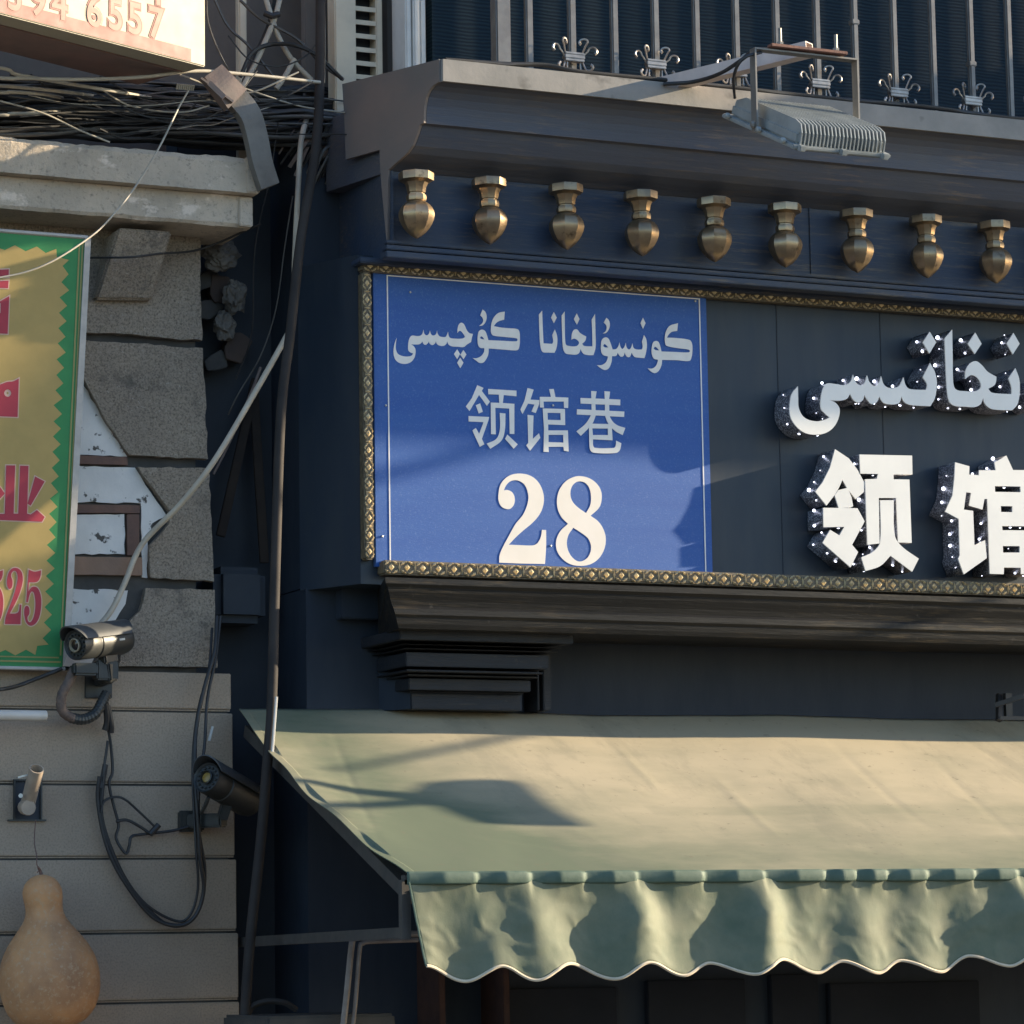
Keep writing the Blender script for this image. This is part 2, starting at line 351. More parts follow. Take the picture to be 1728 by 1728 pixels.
M['cctv_shield'] = mat('cctv_shield', (.055, .058, .062), (.042, .045, .048), 14, rough=.5)
M['ring'] = mat('ring', (.42, .36, .26), None, 20, rough=.4)
M['lens'] = mat('lens', (.006, .005, .01), None, 20, rough=.08)
M['lens_amber'] = mat('lens_amber', (.30, .20, .05), (.22, .14, .03), 60, rough=.3)
M['label_white'] = mat('label_white', (.6, .6, .58), None, 20, rough=.5)
M['tape'] = mat('tape', (.17, .115, .09), (.07, .055, .05), 40, rough=.7, bs=60, bstr=.4)
M['white_tube'] = mat('white_tube', (.46, .45, .43), (.4, .39, .37), 12, rough=.4)
M['ivory_tube'] = mat('ivory_tube', (.40, .32, .25), (.3, .24, .19), 16, rough=.5)
X, n, b, pos = new_mat('gourd_skin'); M['gourd_skin'] = X
col = mix(n, ramp(n, noise_tex(n, pos, 7, 5, .6), .3, .7), (.60, .30, .13), (.33, .17, .088))
col = mix(n, ramp(n, noise_tex(n, pos, 60, 4, .7), .52, .7), col, (.50, .33, .19)); n.links.new(col, b.inputs['Base Color']); b.inputs['Roughness'].default_value = .6; b.inputs['Specular IOR Level'].default_value = .35
bump(n, b, noise_tex(n, pos, 50, 4, .7), .25, .003)
M['bag'] = mat('bag', (.16, .14, .12), (.085, .078, .072), 8, rough=.7)
M['pavement'] = mat('pavement', (.13, .125, .12), (.10, .097, .093), 2, rough=.9, bs=30, bstr=.3)
M['asphalt'] = mat('asphalt', (.05, .05, .05), (.04, .04, .04), 3, rough=.95, bs=60, bstr=.3)
M['neighbour'] = mat('neighbour', (.16, .14, .12), (.12, .11, .1), 3, rough=.85)

# ------------------------------------------------------------------ setting
g = MB(); g.box((-200, -200, -.3), (200, -3.0, -.12)); prop(g.build('road', M['asphalt']), kind='structure')
g = MB(); g.box((-200, -3.0, -.3), (200, 40, 0), .02); prop(g.build('pavement', M['pavement']), kind='structure')

XR = 4.6   # right end of the shop front, out of the picture
CF = -.38  # cornice front
# ------------------------------------------------------------------ shop building
shop = thing('shop_building', 'black painted shopfront with brass finials under a heavy cornice and a gilt framed fascia', 'building', (1, .5, 0))
# lower and upper body
LW = .265
b = MB()
xL = P(520, 700, .35).x
zc = P(745, 101, CF).z
b.box((P(606, 700, .02).x - .12, LW, 0), (XR, 6, P(690, 985, .02).z))
b.build('lower_wall', M['dark_wall'], shop)
b = MB(); b.box((P(606, 700, .02).x - .12, .30, P(690, 985, .02).z + .004), (XR, 6, zc - .06)); b.build('fascia_wall', M['dark_wall'], shop)
# side wall receding to the left behind the sign box
b = MB()
zt, zb = P(606, 430, .02).z, P(606, 985, .02).z
b.prism([Vector((P(606, 700, .02).x, .02, zb)), Vector((XR, .02, zb)), Vector((XR, .30, zb)), Vector((P(606, 700, .02).x - .13, .30, zb))], (0, 0, zt - zb))
b.build('sign_box', M['board'], shop)
b = MB()
for px in (1314, 1489): q = P(px, 700, .02).x; b.box((q, .018, zb + .03), (q + .003, .0195, zt - .05))
b.build('board_seam', M['void'], shop)
# recessed dark wall between the two buildings
b = MB(); b.box((P(300, 700, .62).x, .62, 0), (P(606, 700, .02).x - .12, .9, P(585, 150, .1).z)); b.build('recessed_wall', M['void'], shop)
b = MB()
x0 = P(606, 1150, .1).x - .12
for px, w in ((608, .014),):
    q = P(px, 1100, .60); b.box((q.x, .58, 1.2), (q.x + w, .622, P(px, 1050, .6).z))
q0, q1 = P(470, 1060, .6), P(660, 1060, .6); b.box((q0.x, .59, q0.z - .006), (q1.x, .623, q0.z + .006))
b.build('recess_trim', M['dark_wall'], shop)
# cornice: every left end lies in one upright plane, splayed back to the left
SP = Plane(P(745, 120, CF), (.36, -.93, 0), (0, 0, 1))
prof = [SP.hit(*p) for p in ((745, 139), (736, 145), (729, 153), (724, 164), (721, 178), (720, 192), (720, 208), (713, 212), (708, 228), (701, 246), (692, 259), (680, 270), (668, 280), (660, 288))]
FR = prof[-1].y + .004
zz = ZF = prof[0].z
b = MB(); b.sweep(prof, XR, [Vector((prof[-1].x - .1, .27, prof[-1].z)), Vector((prof[0].x - .2, .27, zz))]); b.build('cornice_soffit', M['soffit_paint'], shop)
top = P(745, 101, CF)
b = MB()
ft = [Vector((top.x, CF - .014, zz + .002)), Vector((top.x, CF - .014, top.z))]
b.sweep(ft, XR, [Vector((top.x - .03, CF + .06, top.z)), Vector((top.x - .03, CF + .06, zz + .002))])
b.build('cornice_fascia', M['dusty_edge'], shop)
b = MB()   # flat end panel of the cornice
ep = [SP.hit(*p) for p in ((745.5, 139), (745.5, 101), (664, 122), (582, 143), (586, 205), (588, 270), (645, 254), (647, 300), (658, 420), (660, 288), (668, 280), (680, 270), (692, 259), (701, 246), (708, 228), (713, 212), (720, 208), (720, 192), (721, 178), (724, 164), (729, 153), (736, 145))]
b.prism([p + SP.N * .002 for p in ep], SP.N * .012)
b.build('cornice_end_panel', M['brown_return'], shop)
b = MB(); b.box((top.x + .02, CF + .065, top.z - .05), (XR, .30, top.z - .006)); b.build('cornice_top', M['dusty_edge'], shop)
# frieze
fz0, fz1 = P(658, 428, FR).z, P(658, 288, FR).z
b = MB(); b.sweep([Vector((P(658, 350, FR).x, FR, fz0)), Vector((P(658, 350, FR).x, FR, fz1 + .02))], XR, [Vector((P(606, 350, .1).x, .30, fz1 + .02)), Vector((P(606, 350, .1).x, .30, fz0))]); b.build('frieze', M['frieze_paint'], shop)
b = MB()
for y0, y1, dy in ((408, 414, -.022), (416, 424, -.038), (426, 437, -.052)):
    b.box((P(652, 420, FR + dy).x, FR + dy, P(700, y1, FR + dy).z), (XR, FR + .01, P(700, y0, FR + dy).z), .003)
b.box((P(606, 430, -.06).x, -.07, P(640, 446, -.06).z), (XR, .02, P(640, 436, -.06).z), .004)
b.box((P(665, 350, FR - .01).x - .012, FR - .012, fz0), (P(665, 350, FR - .01).x, FR + .004, fz1), .003)
q = P(1368, 400, FR - .01).x; b.box((q, FR - .006, fz0), (q + .006, FR + .004, fz1))
b.build('frieze_moulding', M['frieze_paint'], shop)
# brass finials hanging under the cornice
UY = FR - .075; k = .00222
prof_u = [(29, 0), (29.5, 2), (29, 13), (25, 14.5), (20, 17), (16.5, 24), (15, 33), (13.5, 34.5), (13.5, 36), (16, 37), (17, 42), (16, 47), (14, 48.5), (17.5, 49.5), (22, 53), (26, 58), (28.7, 63.5), (29.8, 69), (29.6, 73), (28.3, 79), (25.5, 86), (21, 93.5), (15, 100.5), (8.5, 106), (1.5, 110)]
b = MB(); b.lathe([(r * k, -z * k) for r, z in prof_u[::-1]], (0, 0, 0), n=8, rot=math.radians(12))
ume = None
for i, (ux, uy) in enumerate(((702, 292), (825, 303), (955, 313), (1082, 325), (1204, 336), (1323, 346), (1444, 356), (1562, 366), (1678, 376)) + tuple((None, j) for j in range(1, 9))):
    q = P(ux, uy, UY) if ux else P(1678, 376, UY) + Vector((.2875 * uy, 0, 0))
    if ume is None:
        o = b.build('hanging_finial', M['brass'], shop, True, 31); ume = o.data; hz = min(v[1] for v in [(0, 0)]); drop = 110 * k
    else:
        o = bpy.data.objects.new('hanging_finial', ume); COL.objects.link(o); o.parent = shop
    o.location = q - Vector((0, 0, drop)) - wloc(shop); o.rotation_euler = (random.uniform(-.015, .015), random.uniform(-.02, .02), random.uniform(-.16, .16))
# gilt picture-frame moulding round the fascia
fzt1, fzt0 = P(1170, 482, -.02).z, P(1170, 500, -.02).z
fzb1, fzb0 = P(1173, 965, -.03).z, P(1173, 988, -.03).z
fx0, fx1 = P(612.5, 700, -.02).x, P(628, 700, -.02).x
b = MB(); b.box((fx0, -.028, fzt0), (XR, .021, fzt1), .006); b.box((fx0, -.028, fzb1 + .002), (fx1, .021, fzt0 - .002), .006); b.box((P(645, 960, -.03).x, -.05, fzb0), (XR, .021, fzb1), .006)
b.build('gilt_frame', M['gilt_dark'], shop)
b = MB()
def motif(b, c, u, v, n, L, H):
    def pyr(o, a, bb, h):
        vs = [b.b.verts.new(o + a), b.b.verts.new(o + bb), b.b.verts.new(o - a), b.b.verts.new(o - bb)]; t = b.b.verts.new(o + n * h)
        for i in range(4): b.b.faces.new((vs[i], vs[(i + 1) % 4], t))
    pyr(c, u * L * .2, v * H * .26, H * .28)
    for s in (-1, 1):
        for t in (-1, 1):
            o = c + u * (L * .27 * s) + v * (H * .3 * t)
            d1 = (u * s * .75 + v * t * -.66).normalized(); d2 = d1.cross(n)
            pyr(o, d1 * L * .2, d2 * H * .1, H * .22)
            pyr(c + u * (L * .12 * s) + v * (H * .4 * t), u * L * .1, v * H * .07, H * .15)
    pyr(c + u * L * .5, u * L * .06, v * H * .36, H * .2)
n = Vector((0, -1, 0)); per = .062
x = fx0 + per / 2
while x < 4.5:
    motif(b, Vector((x, -.0285, (fzt0 + fzt1) / 2)), Vector((1, 0, 0)), Vector((0, 0, 1)), n, per, fzt1 - fzt0)
    if x > fx0 + .06: motif(b, Vector((x, -.0505, (fzb0 + fzb1) / 2)), Vector((1, 0, 0)), Vector((0, 0, 1)), n, per, fzb1 - fzb0)
    x += per
z = fzb1 + per / 2
while z < fzt0: motif(b, Vector(((fx0 + fx1) / 2, -.0285, z)), Vector((0, 0, 1)), Vector((1, 0, 0)), n, per, fx1 - fx0); z += per
b.build('gilt_relief', M['gilt'], shop)
# ledge under the fascia
pr = [P(650, 974, -.23), P(651, 984, -.23), P(654, 990, -.22), P(656, 998, -.216), P(659, 1012, -.205), P(662, 1022, -.20), P(664, 1026, -.208), P(667, 1036, -.208), P(668, 1041, -.20), P(671, 1052, -.196), P(673, 1060, -.19)]
b = MB(); b.sweep(pr, XR, [Vector((P(650, 1056, .1).x, .17, pr[-1].z)), Vector((P(650, 1056, .1).x, .17, pr[0].z))]); b.build('ledge_moulding', M['ledge_paint'], shop)
b = MB(); b.box((P(560, 985, .3).x, .2, P(560, 1048, .3).z), (P(660, 985, .08).x, .30, P(560, 984, .3).z), .004); b.build('ledge_return', M['dark_wall'], shop)
# pilaster capital
b = MB()
for xa, xb_, ya, yb, yy in ((674, 968, 1060, 1086, -.11), (679, 950, 1086, 1093, -.075), (682, 942, 1093, 1100, -.055), (685, 926, 1100, 1129, -.02), (686, 918, 1129, 1137, -.03), (688, 910, 1137, 1144, .02), (690, 896, 1144, 1167, .06), (692, 884, 1167, 1170, .10), (694, 878, 1170, 1199, .12)):
    a, c = P(xa, ya, yy), P(xb_, yb, yy); b.box((a.x, yy, c.z - .0005), (c.x, LW + .02, a.z - .001), .003)
for xa, xb_ in ((906, 911), (916, 931)):
    a, c = P(xa, 1104, .14), P(xb_, 1199, .14); b.box((a.x, .14, c.z), (c.x, LW + .02, a.z), .003)
b.build('pilaster_capital', M['black_paint'], shop)
b = MB(); za_, zb2 = P(690, 1058, .04).z, P(690, 1196, .13).z   # body of the pilaster, its side splayed back towards the gap
b.prism([Vector((P(692, 1130, .13).x, .13, zb2)), Vector((P(880, 1130, .13).x, .13, zb2)), Vector((P(880, 1130, .13).x, LW + .02, zb2)), Vector((P(600, 1130, LW + .1).x, LW + .1, zb2))], (0, 0, za_ - zb2))
b.build('pilaster', M['dark_wall'], shop)
# shop window posts and stall front beneath the awning
for xa in (748, 857):
    b = MB(); q = P(xa, 1680, .02); b.box((q.x, .06, .2), (q.x + .026, LW + .005, P(xa, 1500, .02).z), .003); b.build('window_post', M['rust_post'], shop)
b = MB()
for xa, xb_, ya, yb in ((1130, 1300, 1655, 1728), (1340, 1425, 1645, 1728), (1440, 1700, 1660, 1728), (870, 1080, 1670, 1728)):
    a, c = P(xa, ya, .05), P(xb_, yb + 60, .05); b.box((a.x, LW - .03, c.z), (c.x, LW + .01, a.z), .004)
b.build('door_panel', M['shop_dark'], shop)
# upper storey behind the cornice
UX = P(687, 60, .25).x
b = MB(); b.box((UX + .1, .24, top.z - .03), (XR, .3, 8)); b.build('window_film', M['ripple_film'], shop)
b = MB(); b.box((UX, .305, top.z - .2), (XR, 6, 8.5)); b.build('upper_wall', M['brown_wall'], shop)
b = MB()
for i in range(3): b.box((P(688 + i * 12, 60, .14 + .0 * i).x, .16 - .01 * (i == 1), top.z - .2), (P(698.5 + i * 12, 60, .14).x, .3, 8), .006)
b.build('corner_pilaster', M['pilaster'], shop)
b = MB(); b.box((P(560, 60, .45).x, .45, 4.4), (UX + .05, .6, 8.2)); b.build('stone_strip', M['brown_wall'], shop)

# window grille
GY = -.06
gr = thing('window_grille', 'steel security grille with scroll ornaments standing behind the top of the shop cornice', 'window grille', P(1200, 120, GY))
for i, (bx, w) in enumerate(((844, 27), (891, 13), (963.5, 13), (1035, 12.5), (1104, 12.5), (1173, 12), (1240, 12), (1308, 12), (1376, 12), (1440, 11.5), (1506, 11.5), (1571, 11.5), (1635, 11.5), (1699, 11.5)) + tuple((-j, 11.5) for j in range(1, 14))):
    q = P(bx, 0, GY) if bx > 0 else P(1699, 0, GY) + Vector((-bx * .1675, 0, 0)); h = w / 900.0
    b = MB(); b.box((q.x - h, GY - h, top.z - .02), (q.x + h, GY + h, q.z + .8), .0055)
    if i in (9, 12): z = q.z - random.uniform(.05, .3); b.box((q.x - h - .004, GY - h - .004, z), (q.x + h + .004, GY + h + .004, z + .02), .003)
    b.build('bar', M['steel_bar'], gr)
def scroll(cx, cy, dx=0):
    c = P(cx, cy, GY - .035) + Vector((dx, 0, 0)); b = MB(); s = 1 / 455.0
    rt = Vector((1, 0, 0)); fw = Vector((0, -1, 0)); z = Vector((0, 0, 1))
    b.obox(c, rt * .042, fw * .016, z * .0075, .003); b.obox(c + z * .013, rt * .040, fw * .015, z * .0045, .002); b.obox(c - z * .013, rt * .040, fw * .015, z * .0045, .002)
    for sd in (-1, 1):
        for base, hgt, out, rr0, inward, yaw in ((15, 27, 9, 6.5, 1, .9), (17, 12, 10, 8.5, 0, .2), (15, -17, 5, 7.0, 0, .5), (12, -24, 1, .6, 1, .2)):
            hgt *= random.uniform(.9, 1.1); pts = []; sg = 1 if hgt > 0 else -1
            for t in range(8): f = t / 8; pts.append((base + out * f ** 1.5, hgt * f))
            for t in range(13):
                f = t / 12; r = rr0 * (1 - .35 * f); a = f * (3.9 if inward else 4.2)
                cxx = base + out + (-rr0 if inward else rr0)
                pts.append((cxx + (r * math.cos(a) if inward else -r * math.cos(a)), hgt + sg * r * math.sin(a)))
            b.tube([c + rt * (sd * x * s) + z * (y * s) + fw * ((x - base) * s * yaw) for x, y in pts], [.0036 + .0028 * (i / 20) ** 3 for i in range(21)], 6)
    return b.build('scroll_ornament', M['scroll_metal'], gr, True)
for cx, cy in ((968, 97), (1106, 109), (1243, 122), (1383, 142), (1515, 157), (1640, 171)): scroll(cx, cy)
for j in range(1, 7): scroll(1640, 171, .335 * j)
# loose cable lying on the cornice top
def cable(name, pts, r, mt, label, cat='cable', group=None, k=6, n=6, wob=0):
    if pts[0][0] == -60: pts = [(-1500, pts[0][1] - 125, pts[0][2]), (-700, pts[0][1] - 48, pts[0][2])] + list(pts)   # the bundle runs on along the wall
    V = path(pts, k)
    if wob:
        sd = random.uniform(0, 50)
        V = [v + Vector((0, noise.noise((v.x * 3 + sd, sd, 0)) * wob, noise.noise((v.x * 4, sd, 3)) * wob)) for v in V]
    b = MB(); b.tube(V, r, n); o = b.build(name, M[mt], None, True, 60); return prop(o, label, cat, group)
cable('cable', [(752, 101, CF + .02), (850, 108, CF + .03), (920, 110, CF + .03), (985, 122, CF + .02), (1150, 138, CF + .03), (1400, 166, CF + .03), (1560, 180, CF + .02), (1690, 198, CF + .0), (1760, 202, CF)], .009, 'cable_black', 'thin black cable lying along the top edge of the shop cornice')

# ------------------------------------------------------------------ blue plate
BP = wall_plane(-.004)
sg = thing('street_number_plate', 'blue street number plate reading 28 with Chinese and Uyghur lettering in a gilt frame', 'street sign', P(915, 960, 0))
L, R_ = P(631, 700).x, P(1196, 720).x; T, B = P(911, 477).z, P(911, 966).z
b = MB(); b.box((L, -.004, B), (R_, .0195, T), .0015); b.build('panel', M['sign_blue'], sg)
def r4(x0, z0, x1, z1): return [[(x0, z0 - 4), (x1, z0 - 4), (x1, z1 - 4), (x0, z1 - 4)]]
bl, br, bt = P(654, 700).x, P(1185, 720).x, P(911, 484).z
plate('border_line', [r4(bl, B + .002, bl + .005, bt), r4(br - .005, B + .002, br, bt), r4(bl + .0055, bt - .004, br - .0055, bt)], BP, .0005, .0016, M['sign_white'], sg)
U1 = [
 [(132,450,1),(105,530),(95,620),(110,690),(150,735),(220,755),(290,738),(335,690),(352,630),(350,580),(328,545),(300,527,1),(390,527),(420,510),(430,490,1),(445,520),(470,532),(495,515),(508,492,1),(520,520),(550,535),(580,515),(590,490,1),(605,525),(650,545),(690,540),(712,520),(722,490,1),(740,530),(780,550),(850,555),(915,558),(950,530),(1000,500,1),(1010,450),(1022,405,1),(980,395),(950,360),(925,305),(905,280),(880,275),(855,300),(842,350),(842,395,1),(860,372),(880,372),(910,405),(930,440,1),(900,458),(820,460),(755,450),(738,420),(732,380,1),(720,410),(705,438),(670,442),(630,430),(610,400),(603,365,1),(595,400),(575,420),(545,420),(528,395),(520,365,1),(510,400),(490,420),(465,415),(450,390),(445,355,1),(435,395),(415,422),(370,430),(310,425),(285,450),(270,500),(265,560),(270,600),(295,622),(325,632,1),(310,655),(270,668),(210,665),(150,640),(125,590),(122,530)],
 C([(838,585),(871,640),(838,700),(800,640)]), C([(910,592),(945,645),(912,700),(874,648)]), C([(873,682),(910,742),(874,805),(836,742)]),
 [[(1392,145,1),(1385,240,1),(1330,255),(1290,280),(1265,315,1),(1340,330),(1450,340),(1540,350),(1562,380),(1568,450),(1565,530),(1550,585),(1520,598),(1400,590),(1300,582),(1205,575,1),(1200,640),(1175,700),(1140,740),(1095,742),(1055,715),(1018,688,1),(1060,688),(1110,668),(1145,625),(1155,585),(1150,572,1),(1110,570),(1085,545),(1075,490),(1078,420),(1090,375),(1125,355),(1160,370),(1180,410),(1200,478,1),(1350,485),(1520,492),(1540,480),(1535,460),(1500,452,1),(1380,440),(1260,425),(1235,400),(1230,340),(1240,270),(1270,205),(1320,160)],
  [(1103,455,1),(1115,435),(1130,440),(1155,470,1),(1125,466)]],
 [(1133,120,1),(1165,150),(1180,200),(1170,260),(1135,305),(1092,312,1),(1125,285),(1140,250),(1130,215),(1105,190,1)]]
U2 = [
 [(142,82,1),(148,250),(155,400,1),(240,405,1),(250,380),(240,320,1),(265,265,1),(285,320),(290,380),(280,450),(262,492,1),(200,490),(150,485),(130,450),(118,350),(110,120,1)],
 C([(255,95),(283,150),(256,205),(228,150)]),
 [(360,90,1),(362,250),(368,400),(385,422),(470,428),(500,400),(490,375),(455,355),(425,365,1),(430,310),(450,270),(480,265),(510,300),(570,335,1),(560,375),(530,405,1),(548,425),(630,430,1),(628,300),(622,170,1),(655,115,1),(660,300),(660,440),(640,515,1),(590,515),(540,500),(515,455,1),(500,495),(470,510),(420,508),(370,498),(345,450),(335,300),(330,130,1)],
 C([(477,110),(504,165),(479,220),(449,165)]),
 [[(1130,320,1),(1152,360),(1158,430),(1150,490),(1135,545,1),(1080,540),(1035,530),(1010,490,1),(995,530),(975,535),(955,520),(943,490,1),(930,525),(905,530),(885,510),(875,490,1),(860,522),(820,525,1),(815,580),(790,640),(755,660),(715,645),(672,612,1),(715,612),(755,590),(775,555),(780,528,1),(735,515),(715,480),(712,420),(722,365),(755,342),(785,355),(805,400),(825,460,1),(860,455),(880,430),(892,390,1),(900,430),(920,455),(940,435),(953,395,1),(962,440),(985,460),(1005,440),(1018,400,1),(1030,445),(1060,460),(1110,460,1),(1118,430),(1110,385,1)],
  [(733,428,1),(745,408),(760,415),(785,440,1),(752,440)]],
 [(765,152,1),(790,180),(798,225),(785,270),(760,300),(728,305,1),(755,285),(768,250),(760,220),(738,200,1)],
 C([(1120,152),(1145,205),(1120,260),(1095,205)]),
 [[(1460,205,1),(1452,280,1),(1400,290),(1370,315),(1352,345,1),(1450,350),(1570,368),(1595,400),(1600,470),(1590,540),(1570,572),(1450,565),(1305,562,1),(1300,610),(1275,665),(1240,690),(1205,680),(1165,645,1),(1210,645),(1245,620),(1262,580),(1265,560,1),(1225,550),(1205,500),(1205,440),(1220,390),(1250,378),(1275,395),(1300,480,1),(1440,485),(1565,488),(1575,470),(1545,458,1),(1440,445),(1350,425),(1335,400),(1332,340),(1345,280),(1380,230)],
  [(1223,455,1),(1235,435),(1250,440),(1278,470,1),(1242,466)]]]
X1, X2 = (6.912, 650, 505), (5.76, 890, 510)
for us, ux_ in ((U1, X1), (U2, X2)):
    plate('uyghur_word', resolve(us, ux_, BP), BP, .0005, .0016, M['sign_white'], sg)
H = [C([(150,60),(213,88),(195,118),(277,226),(247,268),(168,158),(72,320),(35,274),(95,190)]), C([(135,262),(178,242),(205,328),(165,345)]),
 C([(62,370),(268,380),(262,412),(196,600),(220,655),(175,680),(100,515),(135,490),(168,550),(212,432),(62,425)]),
 C([(258,98),(543,115),(543,172),(415,160),(405,240),(522,248),(522,552),(475,550),(470,295),(330,288),(335,555),(287,552),(285,235),(370,238),(365,155),(260,152)]),
 [(375,340,1),(432,345,1),(425,520),(390,620),(280,700,1),(243,648,1),(340,600),(375,510)], C([(450,557),(555,655),(515,700),(428,600)]),
 C([(655,88),(717,105),(685,205),(774,210),(772,250),(738,340),(695,325),(725,255),(660,245),(605,350),(583,305),(625,215)]),
 C([(655,358),(715,365),(708,600),(770,543),(783,590),(680,720),(642,665),(662,640)]),
 C([(872,100),(918,98),(935,180),(1065,185),(1063,290),(1022,288),(1020,225),(815,225),(820,286),(780,285),(778,178),(890,178)]),
 [C([(807,294),(1030,300),(1033,462),(862,455),(862,515),(1060,515),(1068,727),(1020,720),(1015,680),(865,680),(868,732),(815,730),(820,500)]), C([(855,338),(985,340),(988,412),(858,408)]), C([(865,560),(1013,560),(1015,638),(865,632)])],
 C([(1295,118),(1350,122),(1337,200),(1340,350),(1300,350),(1297,200)]), C([(1428,120),(1485,125),(1475,200),(1478,350),(1435,350),(1432,200)]),
 C([(1187,188),(1588,205),(1587,263),(1187,245)]), C([(1152,302),(1628,325),(1625,380),(1150,355)]),
 [(1300,350,1),(1345,350,1),(1310,440),(1270,490),(1190,570,1),(1145,525,1),(1240,445)], [(1425,350,1),(1470,350,1),(1505,420),(1560,465),(1637,490,1),(1610,562,1),(1540,525),(1470,455)],
 [[(1270,447,1),(1500,452,1),(1508,615,1),(1312,605,1),(1312,665),(1330,690),(1510,692),(1535,680),(1545,618,1),(1597,645,1),(1580,715),(1540,742),(1320,740),(1285,715),(1275,650)], C([(1305,495),(1460,497),(1462,562),(1310,562)])]]
for hs_ in (H[:6], H[6:10], H[10:]): plate('chinese_character', resolve(hs_, (5.9586, 780, 640), BP), BP, .0005, .0016, M['sign_white'], sg)
N28 = [[(235,335,1),(285,330),(345,360),(378,430),(370,520),(325,575),(270,582),(205,550),(165,470),(165,370),(190,260),(250,180),(330,130),(440,112),(560,130),(660,190),(730,290),(765,420),(755,540),(710,650),(620,760),(500,860),(390,960),(300,1055,1),(440,1060),(600,1065),(660,1050),(705,1000),(730,930),(740,858,1),(795,860,1),(795,1080),(780,1310,1),(500,1305),(173,1292,1),(180,1190),(230,1070),(300,940),(390,780),(480,670),(530,570),(560,450),(550,350),(510,260),(450,215),(390,200),(320,215),(265,270)],
 [[(1240,145),(1370,175),(1470,250),(1525,350),(1530,460),(1500,560),(1385,672,1),(1480,740),(1550,840),(1585,960),(1570,1100),(1500,1230),(1390,1310),(1250,1335),(1110,1310),(1000,1230),(935,1120),(930,1000),(980,880),(1085,778,1),(1000,690),(950,580),(940,450),(975,320),(1050,220),(1140,165)],
  [(1245,215),(1320,240),(1370,310),(1390,420),(1380,530),(1325,635,1),(1230,570),(1150,490),(1118,400),(1130,300),(1180,235)],
  [(1155,830,1),(1250,890),(1350,970),(1390,1070),(1380,1160),(1330,1240),(1240,1278),(1160,1240),(1095,1150),(1070,1040),(1090,930)]]]
for dg in N28: plate('digit', resolve([dg], (7.8545, 820, 785), BP), BP, .0005, .0018, M['number_white'], sg)
for sx, sy in ((692, 493), (1173, 508), (933, 684), (929, 921), (645, 905), (884, 477), (651, 684)):
    b = MB(); b.lathe([(.0045, 0), (.0045, .002), (.002, .0035)], P(sx, sy, -.005), (0, -1, 0), 8); b.build('screw', M['screw'], sg)

# ------------------------------------------------------------------ raised letters
LD = .116
LP = wall_plane(.02 - LD - .006)   # plane of the letter faces
bulb_me = None
def raised(name, label, shapes, xf, skip=lambda x: False):
    global bulb_me
    ls = resolve(shapes, xf, LP); u, v = ls[0][0][0]
    root = thing(name, label, 'sign letter', LP.pt(u, v, -LD), 'raised letters on the black fascia')
    plate('face', ls, LP, 0, .006, M['acrylic'], root, .0004)
    side = plate('side_wall', ls, LP, -LD, -.0005, M['perforated_side'], root, .0002)
    for loops in ls:
        for li, lp in enumerate(loops):
            ar = area(lp) * (1 if li == 0 else -1); acc = .02
            sg_ = 1 if area(lp) > 0 else -1
            for i in range(len(lp)):
                p, q = Vector(lp[i]), Vector(lp[(i + 1) % len(lp)]); e = q - p; Ln = e.length
                if Ln < 1e-6: continue
                nr = Vector((e.y, -e.x)) / Ln * sg_ * (1 if li == 0 else -1)
                while acc < Ln:
                    if nr.x < -.25 or (nr.y < -.8 and random.random() < .5):
                        c = p + e * (acc / Ln) + nr * .003
                        if bulb_me is None:
                            bb = MB(); bb.lathe([(.0008, -.005), (.004, -.0035), (.0054, 0), (.004, .0035), (.0008, .005)], (0, 0, 0), n=8)
                            o = bb.build('bulb', M['lit_bulb'], None, True); bulb_me = o.data; o.parent = side
                        else:
                            o = bpy.data.objects.new('bulb', bulb_me); COL.objects.link(o); o.parent = side
                        o.location = LP.pt(c.x, c.y, -LD * random.uniform(.25, .6)) - wloc(side); o.scale = [random.choice((.4, .7, 1.0, 1.35)) * random.uniform(.85, 1.15)] * 3
                    acc += .052 * random.uniform(.8, 1.25)
                acc -= Ln
    return root
W1 = [[(218,442,1),(220,520),(225,590),(260,650),(330,675),(390,668),(430,650,1),(400,625),(372,590),(372,520),(385,460),(410,425),(470,428),(530,435),(570,410),(585,365,1),(600,410),(630,435),(660,425),(678,370,1),(695,415),(725,440),(755,425),(772,375,1),(790,430),(830,455),(885,445),(905,420),(920,382,1),(935,435),(960,460),(1072,467,1),(1078,430),(1050,382,1),(1098,288,1),(1130,350),(1143,420),(1130,520),(1100,575,1),(1030,572),(960,565),(925,545),(908,508,1),(895,550),(870,562),(820,562),(785,550),(760,510,1),(745,545),(715,562),(690,545),(660,500,1),(650,535),(620,550),(590,535),(565,492,1),(545,525),(500,538),(430,535,1),(465,550),(495,590),(490,650),(460,710),(410,750),(340,765),(260,750),(200,700),(168,640),(165,560),(180,490)],
      C([(1095,80),(1138,150),(1093,225),(1050,150)])]
W2 = [[(1245,65,1),(1248,250),(1253,430),(1272,465),(1330,475),(1400,475),(1435,450),(1430,410),(1400,375),(1365,370),(1332,395,1),(1335,340),(1360,295),(1400,275),(1440,300),(1480,345),(1540,380,1),(1530,430),(1485,460,1),(1510,485),(1640,495,1),(1640,450),(1620,390,1),(1665,322,1),(1690,390),(1695,470),(1680,560),(1645,602,1),(1560,600),(1500,590),(1465,560),(1450,520,1),(1435,560),(1400,580),(1330,578),(1260,572),(1225,540),(1210,450),(1200,250),(1195,125,1)],
      C([(1398,85),(1440,160),(1395,228),(1350,160)]), C([(1652,88),(1693,160),(1648,230),(1608,158)])]
W3 = [[(1790,400,1),(1830,420),(1850,500),(1830,580),(1790,600),(1755,570),(1745,500),(1760,430)]]
XU = (3.945, 1290, 540)
